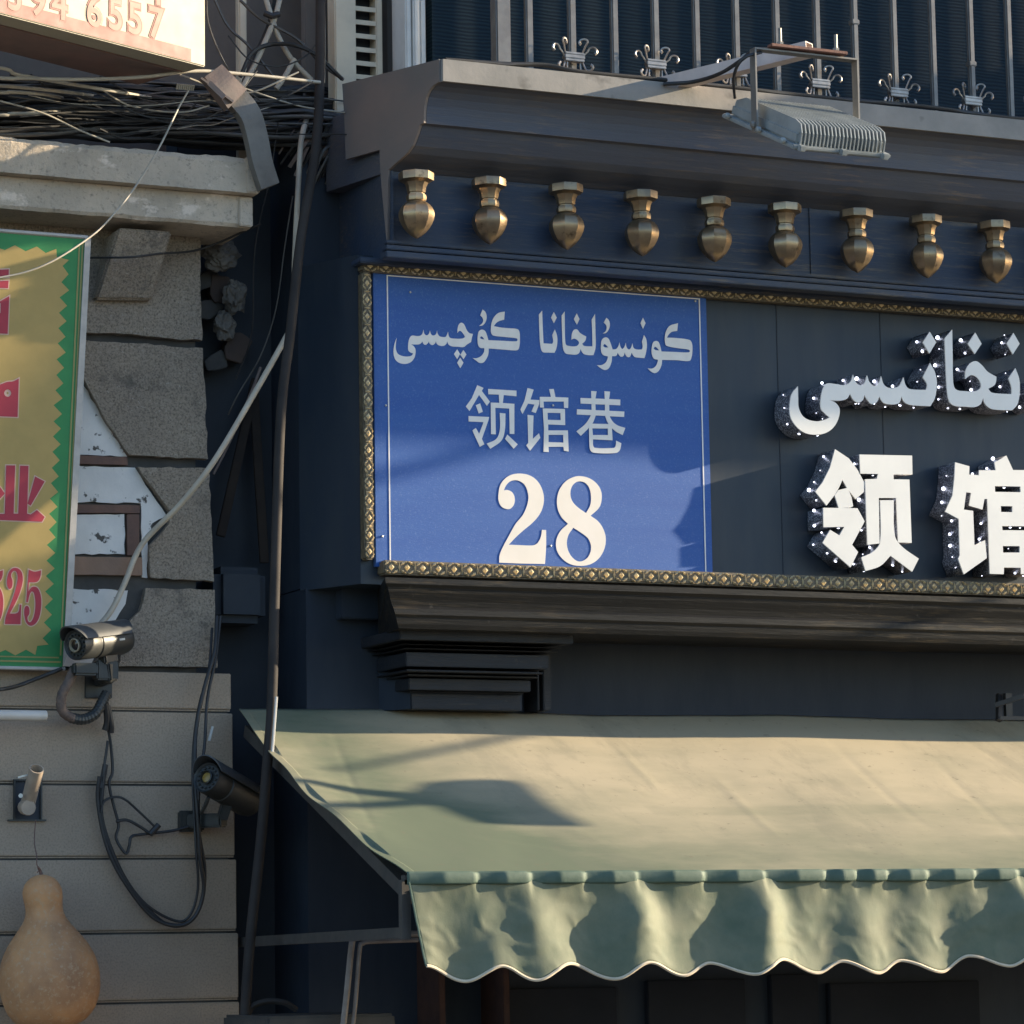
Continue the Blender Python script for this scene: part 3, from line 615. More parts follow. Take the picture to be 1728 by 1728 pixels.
raised('raised_letter', 'long joined white Uyghur letters ending in a hooked tail on the black fascia', W1, XU)
raised('raised_letter', 'tall white Uyghur upright joined to a looped letter with two dots', W2, XU)
raised('raised_letter', 'sliver of a bulb lit Uyghur letter at the right picture edge', W3, XU)
G1 = [C([(303,82),(405,150),(470,235),(523,334),(520,402),(458,458),(400,385),(358,312),(330,375),(300,425),(238,505),(155,400),(210,330),(265,220)]),
      C([(395,372),(425,440),(438,510),(420,520),(330,524),(300,428),(330,388)]),
      C([(213,522),(470,525),(524,625),(430,800),(475,855),(418,970),(208,785),(265,688),(335,730),(372,665),(215,668)]),
      C([(485,122),(880,130),(883,272),(740,272),(742,308),(860,310),(877,785),(775,782),(760,448),(630,448),(635,790),(545,800),(527,308),(615,305),(625,268),(492,265)]),
      [(640,465,1),(742,465,1),(750,730),(800,810),(930,905,1),(880,1003,1),(718,882,1),(640,960),(530,997,1),(500,895,1),(590,850),(640,780)]]
G2 = [C([(1205,180),(1312,210),(1310,272),(1384,278),(1384,240),(1510,240),(1500,182),(1590,130),(1640,238),(1860,240),(1862,440),(1855,1020),(1700,1020),(1698,972),(1572,970),(1570,1020),(1465,1018),(1446,455),(1425,455),(1410,535),(1310,505),(1325,410),(1288,405),(1270,535),(1340,545),(1350,805),(1430,765),(1442,900),(1270,1022),(1228,905),(1240,880),(1232,605),(1130,550),(1185,430),(1200,300)])]
G2[0] = [G2[0], C([(1503,358),(1695,362),(1697,405),(1505,402)]), C([(1548,508),(1635,510),(1635,555),(1550,553)]), C([(1558,658),(1800,662),(1800,692),(1560,690)]), C([(1563,808),(1690,810),(1690,858),(1565,858)])]
XC = (4.4536, 1340, 740)
raised('raised_character', 'thick white raised Chinese character, the whole one at the left with bulbs along its sides', G1, XC)
raised('raised_character', 'thick white raised Chinese character with box strokes, cut by the right picture edge', G2, XC)

# ------------------------------------------------------------------ awning
AY0, AY1 = .255, -1.3
A0, A1 = P(403, 1194, AY0), P(686, 1474, AY1)
AXR = 6.6
aw = thing('awning', 'dusty green canvas awning with a scalloped valance over the shop entrance', 'awning', (A0.x, AY0, A0.z - .6))
CR = []
for ca_, cb_ in (((1405, 1245), (1575, 1400)), ((1560, 1250), (1728, 1420)), ((1200, 1290), (1330, 1420)), ((1030, 1240), (1120, 1330)), ((1500, 1330), (1690, 1335)), ((560, 1230), (640, 1420)), ((780, 1400), (980, 1430)), ((1340, 1430), (1650, 1400)), ((1620, 1230), (1728, 1290)), ((900, 1250), (1100, 1262))):
    def tox(p):
        yy = AY0 + (AY1 - AY0) * (p[1] - 1200) / 270; q = P(p[0], p[1], yy); return (q.x, (p[1] - 1200) / 270)
    CR.append((tox(ca_), tox(cb_), random.choice((-1, 1, 1)) * random.uniform(.0012, .0022)))
def crease(x, t):
    z = 0
    for (xa, ta), (xb, tb), am in CR:
        vx, vt = xb - xa, (tb - ta) * 1.5; px, pt_ = x - xa, (t - ta) * 1.5; L2 = vx * vx + vt * vt
        k_ = max(0, min(1, (px * vx + pt_ * vt) / L2)); d2 = (px - k_ * vx) ** 2 + (pt_ - k_ * vt) ** 2
        z += am * math.exp(-d2 / .00022) * math.sin(math.pi * min(1, max(0, .05 + k_ * .9)))
    return z
bm = bmesh.new(); nu, nv = 420, 70; lay = bm.verts.layers.float.new('dust'); gv = []
for j in range(nv + 1):
    t = j / nv; row = []
    xl = A0.x + (A1.x - A0.x) * t - .05 * math.sin(math.pi * t) + .006 * noise.noise((t * 7, 3, 3))
    for i in range(nu + 1):
        s = (i / nu) ** 1.5; x = xl + (AXR - xl) * s
        y = AY0 + (AY1 - AY0) * t; z = A0.z + (A1.z - A0.z) * t
        z -= .035 * math.sin(math.pi * t) * (1 - .6 * math.exp(-((x - xl) / .15) ** 2)) + .010 * noise.noise((x * 1.3, t * 2, 0)) + .0018 * noise.noise((x * 5 + t * 4, t * 5, 4)) + .0005 * noise.noise((x * 14 - t * 9, t * 17 + x * 4, 6)) + crease(x, t)
        if s < .004: z += .008 * math.sin(t * 21)
        vv = bm.verts.new((x, y, z)); d = .95 - .75 * math.exp(-((x - A0.x - .15 - .25 * t) / .42) ** 2) - .55 * max(0, t - .45) / .55 - .12 * t
        if abs(t - .58) < .03 and x > A1.x + 1.2: d -= .3 * max(0, noise.noise((x * 2.5, 7, 0)) + .25)
        vv[lay] = d; row.append(vv)
    gv.append(row)
for j in range(nv):
    for i in range(nu): bm.faces.new((gv[j][i], gv[j + 1][i], gv[j + 1][i + 1], gv[j][i + 1]))
me = bpy.data.meshes.new('canopy'); bm.to_mesh(me); bm.free(); me.polygons.foreach_set('use_smooth', [True] * len(me.polygons))
o = link_mesh('canopy', me, M['awning_cloth'], aw); sd = o.modifiers.new('thickness', 'SOLIDIFY'); sd.thickness = .003
# valance
VY = AY1 - .02
vp = wall_plane(VY)
pins = [(800, .008), (890, .042), (982, .006), (1070, .058), (1183, .008), (1285, .068), (1388, .008), (1440, .012), (1492, .005), (1560, .004), (1640, .004), (1712, .064), (1800, .01), (1890, .03), (1980, .01)]
pinu = [(vp.uv(px, 1476)[0], a) for px, a in pins]
while pinu[-1][0] < AXR - .3: pinu.append((pinu[-1][0] + random.uniform(.17, .27), random.choice((.008, .035, .012, .055))))
low = [(713, 1630), (779, 1656), (834, 1630), (890, 1654), (951, 1626), (1024, 1652), (1077, 1624), (1142, 1646), (1188, 1625), (1251, 1644), (1302, 1619), (1369, 1642), (1411, 1622), (1470, 1642), (1512, 1621), (1580, 1640), (1626, 1613), (1689, 1630), (1728, 1608), (1790, 1630), (1840, 1608), (1900, 1628), (1950, 1606), (2010, 1626)]
lowu = [vp.uv(*p) for p in low]
while lowu[-1][0] < AXR - .1: lowu.append((lowu[-1][0] + .136, lowu[-2][1]))
def low_v(u):
    if u <= lowu[0][0]: return lowu[0][1]
    for (a, va), (c, vc) in zip(lowu, lowu[1:]):
        if u <= c: t = (u - a) / (c - a); t = t * t * (3 - 2 * t); return va + (vc - va) * t
    return lowu[-1][1]
uL0, vT = vp.uv(688, 1478); uL1 = vp.uv(713, 1632)[0]; uR = lowu[-1][0]
ed = [(uL0 - .02, .0)] + pinu
def gather(u):
    for (a, _), (c, amp) in zip(ed, ed[1:]):
        if u <= c or c == ed[-1][0]:
            q = min(1, max(0, (u - a) / (c - a))); f = (q / .55) ** 1.6 if q < .55 else 1 - .3 * (q - .55) / .45
            return .02 * max(f, .7 * max(0, 1 - (u - a) / .014) ** 2)
def fold(u, t):
    y = gather(u) * max(0, 1 - t * 3.2) ** 1.5
    for pu, a in pinu:
        d = (u - pu) + .02 * t * math.sin(pu * 9)
        wr = .05 + .05 * t; wl = .07 + .05 * t
        y += a * 1.05 * min(1, t * 2.2) * math.exp(-(d / (wr if d > 0 else wl)) ** 2)
    y += .010 * t * math.sin((u - uL0) * 27 + 1.0)
    y += .010 * min(1, t * 2 + .2) * noise.noise((u * 5 + t * 1.2, t * 1.5 - u, 1)) + .0016 * noise.noise((u * 13 + t * 4, t * 5 - u * 5, 2)) + .0006 * noise.noise((u * 34, t * 12, 7))
    y += .003 * max(0, 1 - abs(noise.noise((u * 5 + t * 3, t * 3.5 - u * 4, 8))) * 7) * min(1, 2 * t)
    return y
bm = bmesh.new(); nu, nv = 900, 24; gv = []; edge = []
for j in range(nv + 1):
    t = j / nv; row = []
    for i in range(nu + 1):
        s = i / nu; u = (uL0 + (uL1 - uL0) * t) * (1 - s) + uR * s
        v = vT + (low_v(u) - vT) * t
        p = vp.pt(u, v, fold(u, t) - .0 + .03 * t * t); row.append(bm.verts.new(p))
        if j == nv: edge.append(p)
    gv.append(row)
for j in range(nv):
    for i in range(nu): bm.faces.new((gv[j][i], gv[j + 1][i], gv[j + 1][i + 1], gv[j][i + 1]))
me = bpy.data.meshes.new('valance'); bm.to_mesh(me); bm.free(); me.polygons.foreach_set('use_smooth', [True] * len(me.polygons))
va = link_mesh('valance', me, M['valance_cloth'], aw); sd = va.modifiers.new('thickness', 'SOLIDIFY'); sd.thickness = .002
b = MB(); b.tube(edge, .0055, 6); b.build('binding', M['binding'], va, True)
b = MB(); b.tube([p + Vector((0, 0, 0)) for p in [gv_ for gv_ in [vp.pt((uL0 + (uL1 - uL0) * t / 12), vT + (low_v(uL0) - vT) * t / 12, fold(uL0, t / 12) + .03 * (t / 12) ** 2) for t in range(13)]]], .004, 6); b.build('side_hem', M['hem_cloth'], va, True)
# gathered header band, pinched at each tie
z0, z1 = vp.uv(1000, 1469)[1], vp.uv(1000, 1491)[1]
bm = bmesh.new(); gv = []; nh = 6
for k_ in range(nh + 1):
    t = k_ / nh; row = []
    for i in range(nu + 1):
        u = uL0 - .004 + (uR - uL0) * i / nu
        nearest = min(abs(u - p[0]) for p in pinu)
        row.append(bm.verts.new(vp.pt(u, z0 + (z1 - z0) * t - .004 * math.exp(-(nearest / .012) ** 2) * (1 - 2 * t), gather(u) + .004 * math.sin(math.pi * t) + .003)))
    gv.append(row)
for k_ in range(nh):
    for i in range(nu): bm.faces.new((gv[k_][i], gv[k_ + 1][i], gv[k_ + 1][i + 1], gv[k_][i + 1]))
me = bpy.data.meshes.new('header_band'); bm.to_mesh(me); bm.free(); me.polygons.foreach_set('use_smooth', [True] * len(me.polygons))
o = link_mesh('header_band', me, M['hem_cloth'], aw); sd = o.modifiers.new('thickness', 'SOLIDIFY'); sd.thickness = .002
b = MB()
for t in (0.0,):
    b.bar(A0 + Vector((.035, 0, -.085)), A1 + Vector((.03, .02, -.075)), .03, .045)
fz = P(690, 1574, AY1 + .05).z
b.bar((A1.x + .005, AY1 + .03, A1.z - .02), (A1.x + .005, AY1 + .03, fz - .02), .03, .03, Vector((0, 1, 0)))
b.bar((A1.x + .005, AY1 + .04, fz), (A0.x + .05, .58, fz - .02), .03, .035)
b.bar((A1.x, AY1 + .03, A1.z - .02), (AXR, AY1 + .03, A1.z - .02), .03, .03)
b.build('side_frame', M['frame_steel'], aw)

# pale pipe frame below the awning
pf = thing('pipe_frame', 'pale bent pipe frame standing in the dark under the awning', 'frame', P(585, 1740, -.5))
b = MB(); b.tube(path([(576, 1760, -.5), (585, 1680, -.5), (594, 1592, -.5), (600, 1583, -.5), (612, 1580, -.5), (705, 1576, -.5)], 5), .0115, 8); b.build('outer_pipe', M['pipe_pale'], pf, True)
b = MB(); b.tube(path([(592, 1760, -.5), (600, 1690, -.5), (607, 1602, -.5), (613, 1592, -.5), (626, 1589, -.5), (705, 1586, -.5)], 5), .008, 8); b.build('inner_pipe', M['pipe_pale'], pf, True)
b = MB(); b.box((P(425, 1716, -.3).x, -.45, P(425, 1760, -.3).z), (P(640, 1716, -.3).x, .0, P(520, 1712, -.3).z), .01); prop(b.build('counter', M['frame_steel']), 'dark counter top at the bottom edge under the awning', 'counter')
cable('hose', [(412, 1728, -.1), (425, 1700, -.12), (450, 1690, -.14), (480, 1692, -.16), (500, 1704, -.16)], .012, 'black_pipe', 'dark bent hose end rising from the counter at the foot of the black pipe', 'hose')
b = MB()
a = P(1700, 1180, .02)
b.bar(P(1686, 1172, .08), P(1686, 1216, .03), .02, .02, Vector((0, 1, 0))); b.bar(P(1680, 1190, .03), P(1728, 1174, -.05), .018, .018); b.bar(P(1686, 1212, .03), P(1740, 1212, .03), .018, .014); b.bar(P(1700, 1170, .05), P(1702, 1216, .05), .03, .02, Vector((0, 1, 0)))
prop(b.build('wall_bracket', M['cable_black']), 'small black metal bracket on the wall just above the right end of the awning', 'bracket')

# ------------------------------------------------------------------ floodlight and its arm
fl = thing('floodlight', 'grey finned floodlight hanging in its yoke in front of the cornice', 'floodlight', P(1370, 240, -.9))
q0, q1, q2 = P(1217, 198, -.62), P(1338, 252, -1.10), P(1503, 273, -1.10)
wv = (q2 - q1); ww = wv.length; wv = Vector((1, 0, 0)) if abs(wv.z) < .03 else wv.normalized()
dv = (q1 - q0); dl = dv.length; dv.normalize(); nv_ = wv.cross(dv).normalized()
if nv_.z < 0: nv_ = -nv_
def fp(u, v, h): return q0 + wv * u + dv * v + nv_ * h
b = MB(); b.obox(fp(ww / 2, dl / 2, .008), wv * (ww / 2), dv * (dl / 2), nv_ * .008, .004)
for u in (.03, ww * .5, ww - .03):
    b.obox(fp(u, dl + .006, .008), wv * .012, dv * .012, nv_ * .011, .003)
for v in (.06, dl * .55, dl - .06): b.lathe([(.011, 0), (.011, .012), (.006, .016)], fp(-.004, v, .018), -wv, 10)
b.build('flange', M['flood_grey'], fl)
b = MB(); b.obox(fp(ww / 2, dl / 2, .038), wv * (ww / 2 - .022), dv * (dl / 2 - .022), nv_ * .022, .008); b.build('housing', M['flood_grey'], fl)
b = MB(); nf = 23
for i in range(nf):
    u = .03 + (ww - .06) * i / (nf - 1)
    poly = [fp(u, .03, .06), fp(u, .035, .075), fp(u, .10, .098), fp(u, dl - .07, .098), fp(u, dl - .03, .088), fp(u, dl - .012, .06), fp(u, dl - .008, .017), fp(u, dl - .02, .017), fp(u, dl - .02, .058)]
    b.prism(poly, wv * .0045)
b.build('cooling_fins', M['flood_grey'], fl)
b = MB(); b.obox(fp(ww / 2, dl / 2, -.004), wv * (ww / 2 - .03), dv * (dl / 2 - .03), nv_ * .003); b.build('glass', M['glass_lens'], fl)
yt = P(1262, 94, -.86); zt = yt.z
lx0 = fp(-.012, dl * .5, .03); lx1 = fp(ww + .012, dl * .5, .03)
b = MB(); t0 = Vector((lx0.x, lx0.y, zt)); t1 = Vector((lx1.x, lx1.y, zt))
b.obox((lx0 + t0) / 2, Vector((.003, 0, 0)), Vector((0, .02, 0)), Vector((0, 0, (t0.z - lx0.z) / 2 + .02)))
b.obox((lx1 + t1) / 2, Vector((.003, 0, 0)), Vector((0, .02, 0)), Vector((0, 0, (t1.z - lx1.z) / 2 + .02)))
b.obox((t0 + t1) / 2 + Vector((0, 0, .022)), Vector(((t1.x - t0.x) / 2 + .003, 0, 0)), Vector((0, .02, 0)), Vector((0, 0, .003)))
for q, s_ in ((lx0, -1), (lx1, 1)): b.lathe([(.014, 0), (.014, .008), (.007, .014)], q + Vector((s_ * .003, 0, .0)), Vector((s_, 0, 0)), 8)
b.build('yoke', M['galv'], fl)
ym = (t0 + t1) / 2
ar = thing('lamp_arm', 'whitish square tube arm reaching out from the cornice to carry the floodlight', 'bracket arm', P(1130, 138, CF))
a0, a1 = Vector((P(1120, 141, CF + .02).x, CF + .1, P(1120, 141, CF + .02).z + .005)), Vector((P(1371, 94, ym.y).x, ym.y + .02, zt + .052))
b = MB(); dd = (a1 - a0).normalized(); sd_ = dd.cross(Vector((0, 0, 1))).normalized(); nn = sd_.cross(dd)
th_ = .026
for s_, t_ in ((1, 0), (-1, 0), (0, 1), (0, -1)):
    c = (a0 + a1) / 2 + sd_ * (s_ * (th_ - .0015)) + nn * (t_ * (th_ - .0015))
    b.obox(c, (a1 - a0) / 2, sd_ * (.0015 if s_ else th_ - .003), nn * (.0015 if t_ else th_))
b.build('tube', M['arm_white'], ar)
b = MB(); rb0 = P(1300, 90, ym.y - .025); b.bar(Vector((rb0.x, ym.y - .02, zt + .036)), Vector((t1.x - .05, ym.y - .02, zt + .036)), .035, .012, bevel=.002); b.build('rusty_strap', M['rust_bar'], ar)
b = MB()
for bx in (1317, 1411): q = P(bx, 90, ym.y - .02); b.tube([Vector((q.x, ym.y - .02, zt + .03)), Vector((q.x, ym.y - .02, zt + .105))], .0065, 8); b.lathe([(.013, 0), (.013, .01)], (q.x, ym.y - .02, zt + .044), n=6)
b.build('bolt', M['galv'], ar)
cable('cable', [(1120, 142, CF - .02), (1170, 138, CF - .1), (1215, 124, CF - .25), (1250, 102, -.75), (1275, 84, -.83), (1310, 84, -.85)], .008, 'cable_black', 'black cable running along the floodlight arm up to its yoke')
cable('cable', [(1285, 88, -.88), (1258, 96, -.88), (1244, 112, -.85), (1238, 135, -.8), (1240, 165, -.72)], .006, 'cable_black', 'short black lead looping down from the yoke into the floodlight housing')

# ------------------------------------------------------------------ grey building on the left
gb = thing('grey_building', 'weathered grey stone building with a crumbling cornice and plank cladding, left of the shop', 'building', (P(150, 900, .35).x, .5, 0))
XL = -4.5
WR = P(335, 590, .36).x
b = MB(); b.box((XL, .37, 0), (WR - .01, 6, P(200, 300, .36).z)); b.build('rear_wall', M['joint'], gb)
GP = wall_plane(.37)
def gplate(name, polys, w0, w1, mt, jag=0):
    LS = []
    for pg in polys:
        pts = [GP.uv(*p) for p in pg]
        if jag:
            out = []
            for i in range(len(pts)):
                a, c = Vector(pts[i]), Vector(pts[(i + 1) % len(pts)]); k_ = max(1, int((c - a).length / .03))
                for q in range(k_): t = a + (c - a) * (q / k_); out.append((t.x + (random.uniform(-jag, jag) if q else 0), t.y + (random.uniform(-jag, jag) if q else 0)))
            pts = out
        LS.append([pts])
    return plate(name, LS, GP, w0, w1, M[mt], gb, 0)
for pg in ([(-160, 320), (331, 360), (336, 577), (-160, 540)], [(-160, 556), (337, 590), (346, 777), (214, 770), (176, 716), (138, 645), (136, 580), (-160, 556)][:7],
           [(228, 790), (347, 793), (356, 983), (249, 976), (248, 922), (281, 885), (283, 866)], [(241, 994), (357, 997), (362, 1128), (196, 1126), (206, 1062), (232, 1032)]):
    gplate('stone_block', [pg], .0, .035, 'stone', .0038)
gplate('old_plaster', [[(-160, 640), (138, 650), (213, 771), (-160, 755)], [(-160, 780), (226, 790), (262, 846), (280, 872), (255, 884), (256, 902), (247, 912), (247, 976), (238, 975), (236, 850), (-160, 842)], [(-160, 870), (208, 868), (209, 936), (-160, 934)], [(-160, 985), (214, 997), (210, 1020), (185, 1060), (150, 1126), (-160, 1126)]], .0, .012, 'old_plaster', .003)
gplate('brick_strip', [[(-160, 758), (212, 773), (213, 786), (-160, 776)], [(-160, 848), (233, 854), (233, 867), (-160, 864)], [(212, 869), (232, 869), (233, 938), (212, 938)]], .002, .02, 'brick_red', .001)
gplate('brick_strip', [[(-160, 937), (236, 942), (237, 972), (-160, 968)]], .002, .024, 'brick_tan', .001)
# cornice of the grey building
def rough_sweep(name, prof, x0, x1, mt, amp, parent):
    bm = bmesh.new(); n_ = 140; rows = []
    for i in range(n_ + 1):
        x = x0 + (x1 - x0) * i / n_
        row = []
        for k_, (y, z, a) in enumerate(prof):
            f = amp * a * (1 if i < n_ else .3)
            row.append(bm.verts.new((x, y + f * (noise.noise((x * 9, k_ * 3.1, 0)) + .6 * noise.noise((x * 26, k_ * 2, 5))), z + f * (noise.noise((x * 7, k_ * 3, 9)) + .7 * noise.noise((x * 30, k_, 2))))))
        rows.append(row)
    m_ = len(prof)
    for i in range(n_):
        for k_ in range(m_): bm.faces.new((rows[i][k_], rows[i][(k_ + 1) % m_], rows[i + 1][(k_ + 1) % m_], rows[i + 1][k_]))
    bm.faces.new(rows[0]); bm.faces.new(rows[-1][::-1]); bmesh.ops.recalc_face_normals(bm, faces=bm.faces)
    me = bpy.data.meshes.new(name); bm.to_mesh(me); bm.free(); return link_mesh(name, me, M[mt], parent)
cx1 = P(435, 300, .06)
zt1, zb1 = P(434, 268, .06).z, P(435, 327, .06).z
rough_sweep('cornice_cap', [(.06, zb1, .3), (.06, zt1 - .02, .5), (.075, zt1, 1.2), (.45, zt1 + .01, .6), (.45, zb1, .2)], XL, cx1.x, 'cement', .008, gb)
cx2 = P(424, 350, .11); zb2 = P(424, 384, .11).z
rough_sweep('cornice_band', [(.115, zb2 + .012, .5), (.11, zb1 - .002, .2), (.45, zb1 - .002, .2), (.45, zb2, .2), (.125, zb2, .6)], XL, cx2.x, 'cement', .006, gb)
b = MB(); b.box((cx1.x - .045, .052, zb1 + .002), (cx1.x + .006, .45, zt1 + .004), .004); b.box((cx2.x - .05, .102, zb2 + .002), (cx2.x + .004, .45, zb1 - .004), .004); b.build('cornice_end_trim', M['cement'], gb)
b = MB()   # corbel under the cornice
t_ = [P(200, 384, .16), P(291, 390, .16), P(257, 506, .30), P(161, 505, .30)]
b.hexa([t_[3], t_[2], Vector((t_[2].x, .40, t_[2].z)), Vector((t_[3].x, .40, t_[3].z)), t_[0], t_[1], Vector((t_[1].x, .40, t_[1].z)), Vector((t_[0].x, .40, t_[0].z))], .008); b.build('corbel', M['stone'], gb)
# plank cladding
SY = .30
sx1 = P(390, 1300, SY).x
ys = [1131, 1199, 1324, 1449, 1575, 1693, 1815]
for i in range(6):
    za, zb_ = P(200, ys[i] + 2, SY).z, P(200, ys[i + 1] - 2, SY).z
    xe = sx1 + (.006 * i) + random.uniform(-.003, .003)
    b = MB(); b.box((XL, SY, zb_ + .006), (xe, .38, za), .003); b.box((XL, SY + .008, zb_ - .001), (xe - .002, .37, zb_ + .004), 0); b.build('cladding_board', M['siding'], gb)
b = MB(); b.box((XL, SY + .014, .0), (sx1 - .01, .369, P(200, 1140, SY).z)); b.box((XL, SY + .01, 0), (sx1 + .02, .37, P(200, 1818, SY).z)); b.build('cladding_backing', M['joint'], gb)
# upper wall of the grey building
b = MB(); b.box((XL, .75, zt1 - .1), (P(575, 60, .75).x, 6, 8.4)); b.build('upper_wall', M['brown_wall'], gb)

# open wall box with the rod holder
hb = thing('wall_box', 'small dark open box set in the cladding boards above the gourd', 'wall box', P(46, 1384, SY))
a, c = P(25, 1318, SY), P(67, 1383, SY)
b = MB(); t = .006
b.box((a.x - t, SY - .012, a.z), (c.x + t, SY + .002, a.z + t)); b.box((a.x - t - .02, SY - .012, c.z - t), (c.x + t + .015, SY + .002, c.z)); b.box((a.x - t, SY - .012, c.z), (a.x, SY + .002, a.z)); b.box((c.x, SY - .012, c.z), (c.x + t, SY + .002, a.z)); b.build('rim', M['cctv'], hb)
b = MB(); b.box((a.x, SY - .003, c.z), (c.x, SY + .003, a.z)); b.build('inside', M['void'], hb)
rh = thing('pole_holder', 'short ivory tube leaning out of the small wall box, open at its top', 'pole holder', P(46, 1372, .2))
b = MB(); ax = [P(44, 1368, .27), P(62, 1297, .14)]; dv_ = (ax[1] - ax[0]).normalized(); Ln = (ax[1] - ax[0]).length
b.lathe([(.024, 0), (.026, .02), (.026, Ln), (.022, Ln), (.021, Ln - .05), (.002, Ln - .05)], ax[0], dv_, 18); b.build('tube', M['ivory_tube'], rh, True)
b = MB(); b.lathe([(.026, -.01), (.028, 0), (.028, .035), (.026, .04)], P(43, 1362, .25), Vector((0, -1, -.1)), 14); b.build('swivel_joint', M['ivory_tube'], rh, True)
b = MB(); b.lathe([(.008, 0), (.008, .012)], P(35, 1343, .205), Vector((-.3, -1, 0)), 8); b.bar(P(30, 1312, .17), P(52, 1306, .17), .006, .006); b.build('screw', M['screw'], rh)
b = MB(); q = P(78, 1208, .12); b.lathe([(.018, 0), (.019, .003), (.019, 2.0), (.018, 2.003)], (q.x, .12, q.z), (-1, 0, 0), 18); prop(b.build('white_pipe', M['white_tube'], None, True), 'white horizontal tube ending in front of the cladding under the green banner', 'tube')  # plain white pipe, gives no light
# gourd on a wire
gd = thing('bottle_gourd', 'large orange brown bottle gourd hanging on a wire against the cladding', 'gourd', P(88, 1740, .12))
ctop, cbot = P(71, 1476, .12), P(89, 1738, .12); axd = (ctop - cbot); Hh = axd.length; s = 1 / 450
pg = [(4, 0), (30, 2), (52, 12), (68, 34), (77, 66), (79, 96), (74, 122), (62, 146), (46, 168), (35, 184), (30, 196), (29, 208), (31, 222), (32, 234), (29, 246), (22, 256), (12, 262), (4, 264)]
pr_ = []
for i in range(len(pg) - 1):
    for q in range(4): t = q / 4; pr_.append((pg[i][0] * (1 - t) + pg[i + 1][0] * t, pg[i][1] * (1 - t) + pg[i + 1][1] * t))
pr_.append(pg[-1])
for _ in range(2): pr_ = [pr_[0]] + [((pr_[i-1][0] + 2*pr_[i][0] + pr_[i+1][0]) / 4, (pr_[i-1][1] + 2*pr_[i][1] + pr_[i+1][1]) / 4) for i in range(1, len(pr_) - 1)] + [pr_[-1]]
b = MB(); b.lathe([(r * s, z / 264 * Hh) for r, z in pr_], cbot, axd, 40)
for v in b.b.verts: v.co += Vector((noise.noise(v.co * 6), noise.noise(v.co * 6 + Vector((9, 0, 0))), 0)) * .007 + Vector((noise.noise(v.co * 2.3 + Vector((0, 0, 4))), 0, 0)) * .014
o = b.build('body', M['gourd_skin'], gd, True, 80)
b = MB(); b.tube(path([(70, 1478, .12), (68, 1470, .12), (64, 1463, .11)], 4), [.007 - .0004 * i for i in range(9)], 6); b.build('stem', M['brick_red'], gd, True)
cable('wire', [(60, 1384, .27), (58, 1420, .2), (62, 1445, .14), (62, 1458, .12), (66, 1468, .118), (63, 1472, .112)], .0022, 'brick_red', 'thin twisted wire that the bottle gourd hangs from', 'wire')

# ------------------------------------------------------------------ green banner sign
O = P(110, 1122, .23); Tp = P(150, 400, .0)
BN = Plane(O, (1, 0, 0), Vector((0, Tp.y - O.y, Tp.z - O.z)))
bn = thing('banner_sign', 'tan and green banner sign with red lettering leaning out from the grey building', 'banner sign', O)
uT = BN.uv(150, 405)[1]; rR = [BN.uv(143, 404), BN.uv(105, 1126)]
u1 = min(rR[0][0], rR[1][0]) ; uL = u1 - 1.5
rb, rt_ = rR[1], rR[0]
plate('panel', [[[(uL, rb[1]), (rb[0], rb[1]), (rt_[0], rt_[1]), (uL, rt_[1])]]], BN, -.02, 0, M['banner_green'], bn)
zz_ = []
fx = 144; ys_ = 440
pts = []
r_top = [(0 + 839 * 0, 0)]
z_out = [(575,240),(570,360),(575,493),(558,622),(553,750),(545,880),(547,1010),(533,1138),(527,1268),(520,1393),(515,1523),(507,1645)]
z_in = [(520,290),(510,425),(495,552),(490,680),(485,808),(480,935),(470,1068),(468,1198),(460,1325),(445,1450),(445,1585),(440,1710)]
zz_ = [(468/4.935, 390 + 148/4.935), (472/4.935, 390 + 215/4.935)]
for p, q in zip(z_out, z_in): zz_ += [(p[0]/4.935, 390 + p[1]/4.935), (q[0]/4.935, 390 + q[1]/4.935)]
z2o = [(470,78),(462,205),(457,328),(452,445),(445,565),(437,686),(435,808),(430,930),(423,1052),(415,1172),(408,1295),(402,1415)]
z2i = [(407,138),(400,258),(392,380),(386,500),(385,625),(368,745),(365,868),(360,990),(355,1112),(350,1235),(345,1357),(335,1480)]
zz_ += [(102, 749.7), (88.3, 762.4)]
for p, q in zip(z2o, z2i): zz_ += [(p[0]/4.67, 760 + p[1]/4.67), (q[0]/4.67, 760 + q[1]/4.67)]
zz_ += [(382/4.67, 760 + 1530/4.67), (292/4.67, 760 + 1540/4.67), (278/4.67, 760 + 1612/4.67), (205/4.67, 760 + 1570/4.67), (120/4.67, 760 + 1615/4.67), (42/4.67, 760 + 1572/4.67), (-10, 760 + 1610/4.67)]
x = -27
while x > -425: zz_ += [(x, 1095.5), (x - 17, 1104)]; x -= 34
zz_ += [(-440, 1100), (-440, 402)]
x = -422
while x < -20: zz_ += [(x, 413), (x + 17, 409)]; x += 34
zz_ += [(8, 422), (25, 414), (43, 424), (62, 416), (77, 427)]
plate('tan_field', [[[BN.uv(*p) for p in zz_]]], BN, .0004, .0014, M['banner_tan'], bn)
def strip(pa, pb, w): a, c = BN.uv(*pa), BN.uv(*pb); return [[(a[0] - w, a[1]), (a[0] + w, a[1]), (c[0] + w, c[1]), (c[0] - w, c[1])]]
e0, e1 = BN.uv(-300, 1110), BN.uv(99, 1110)
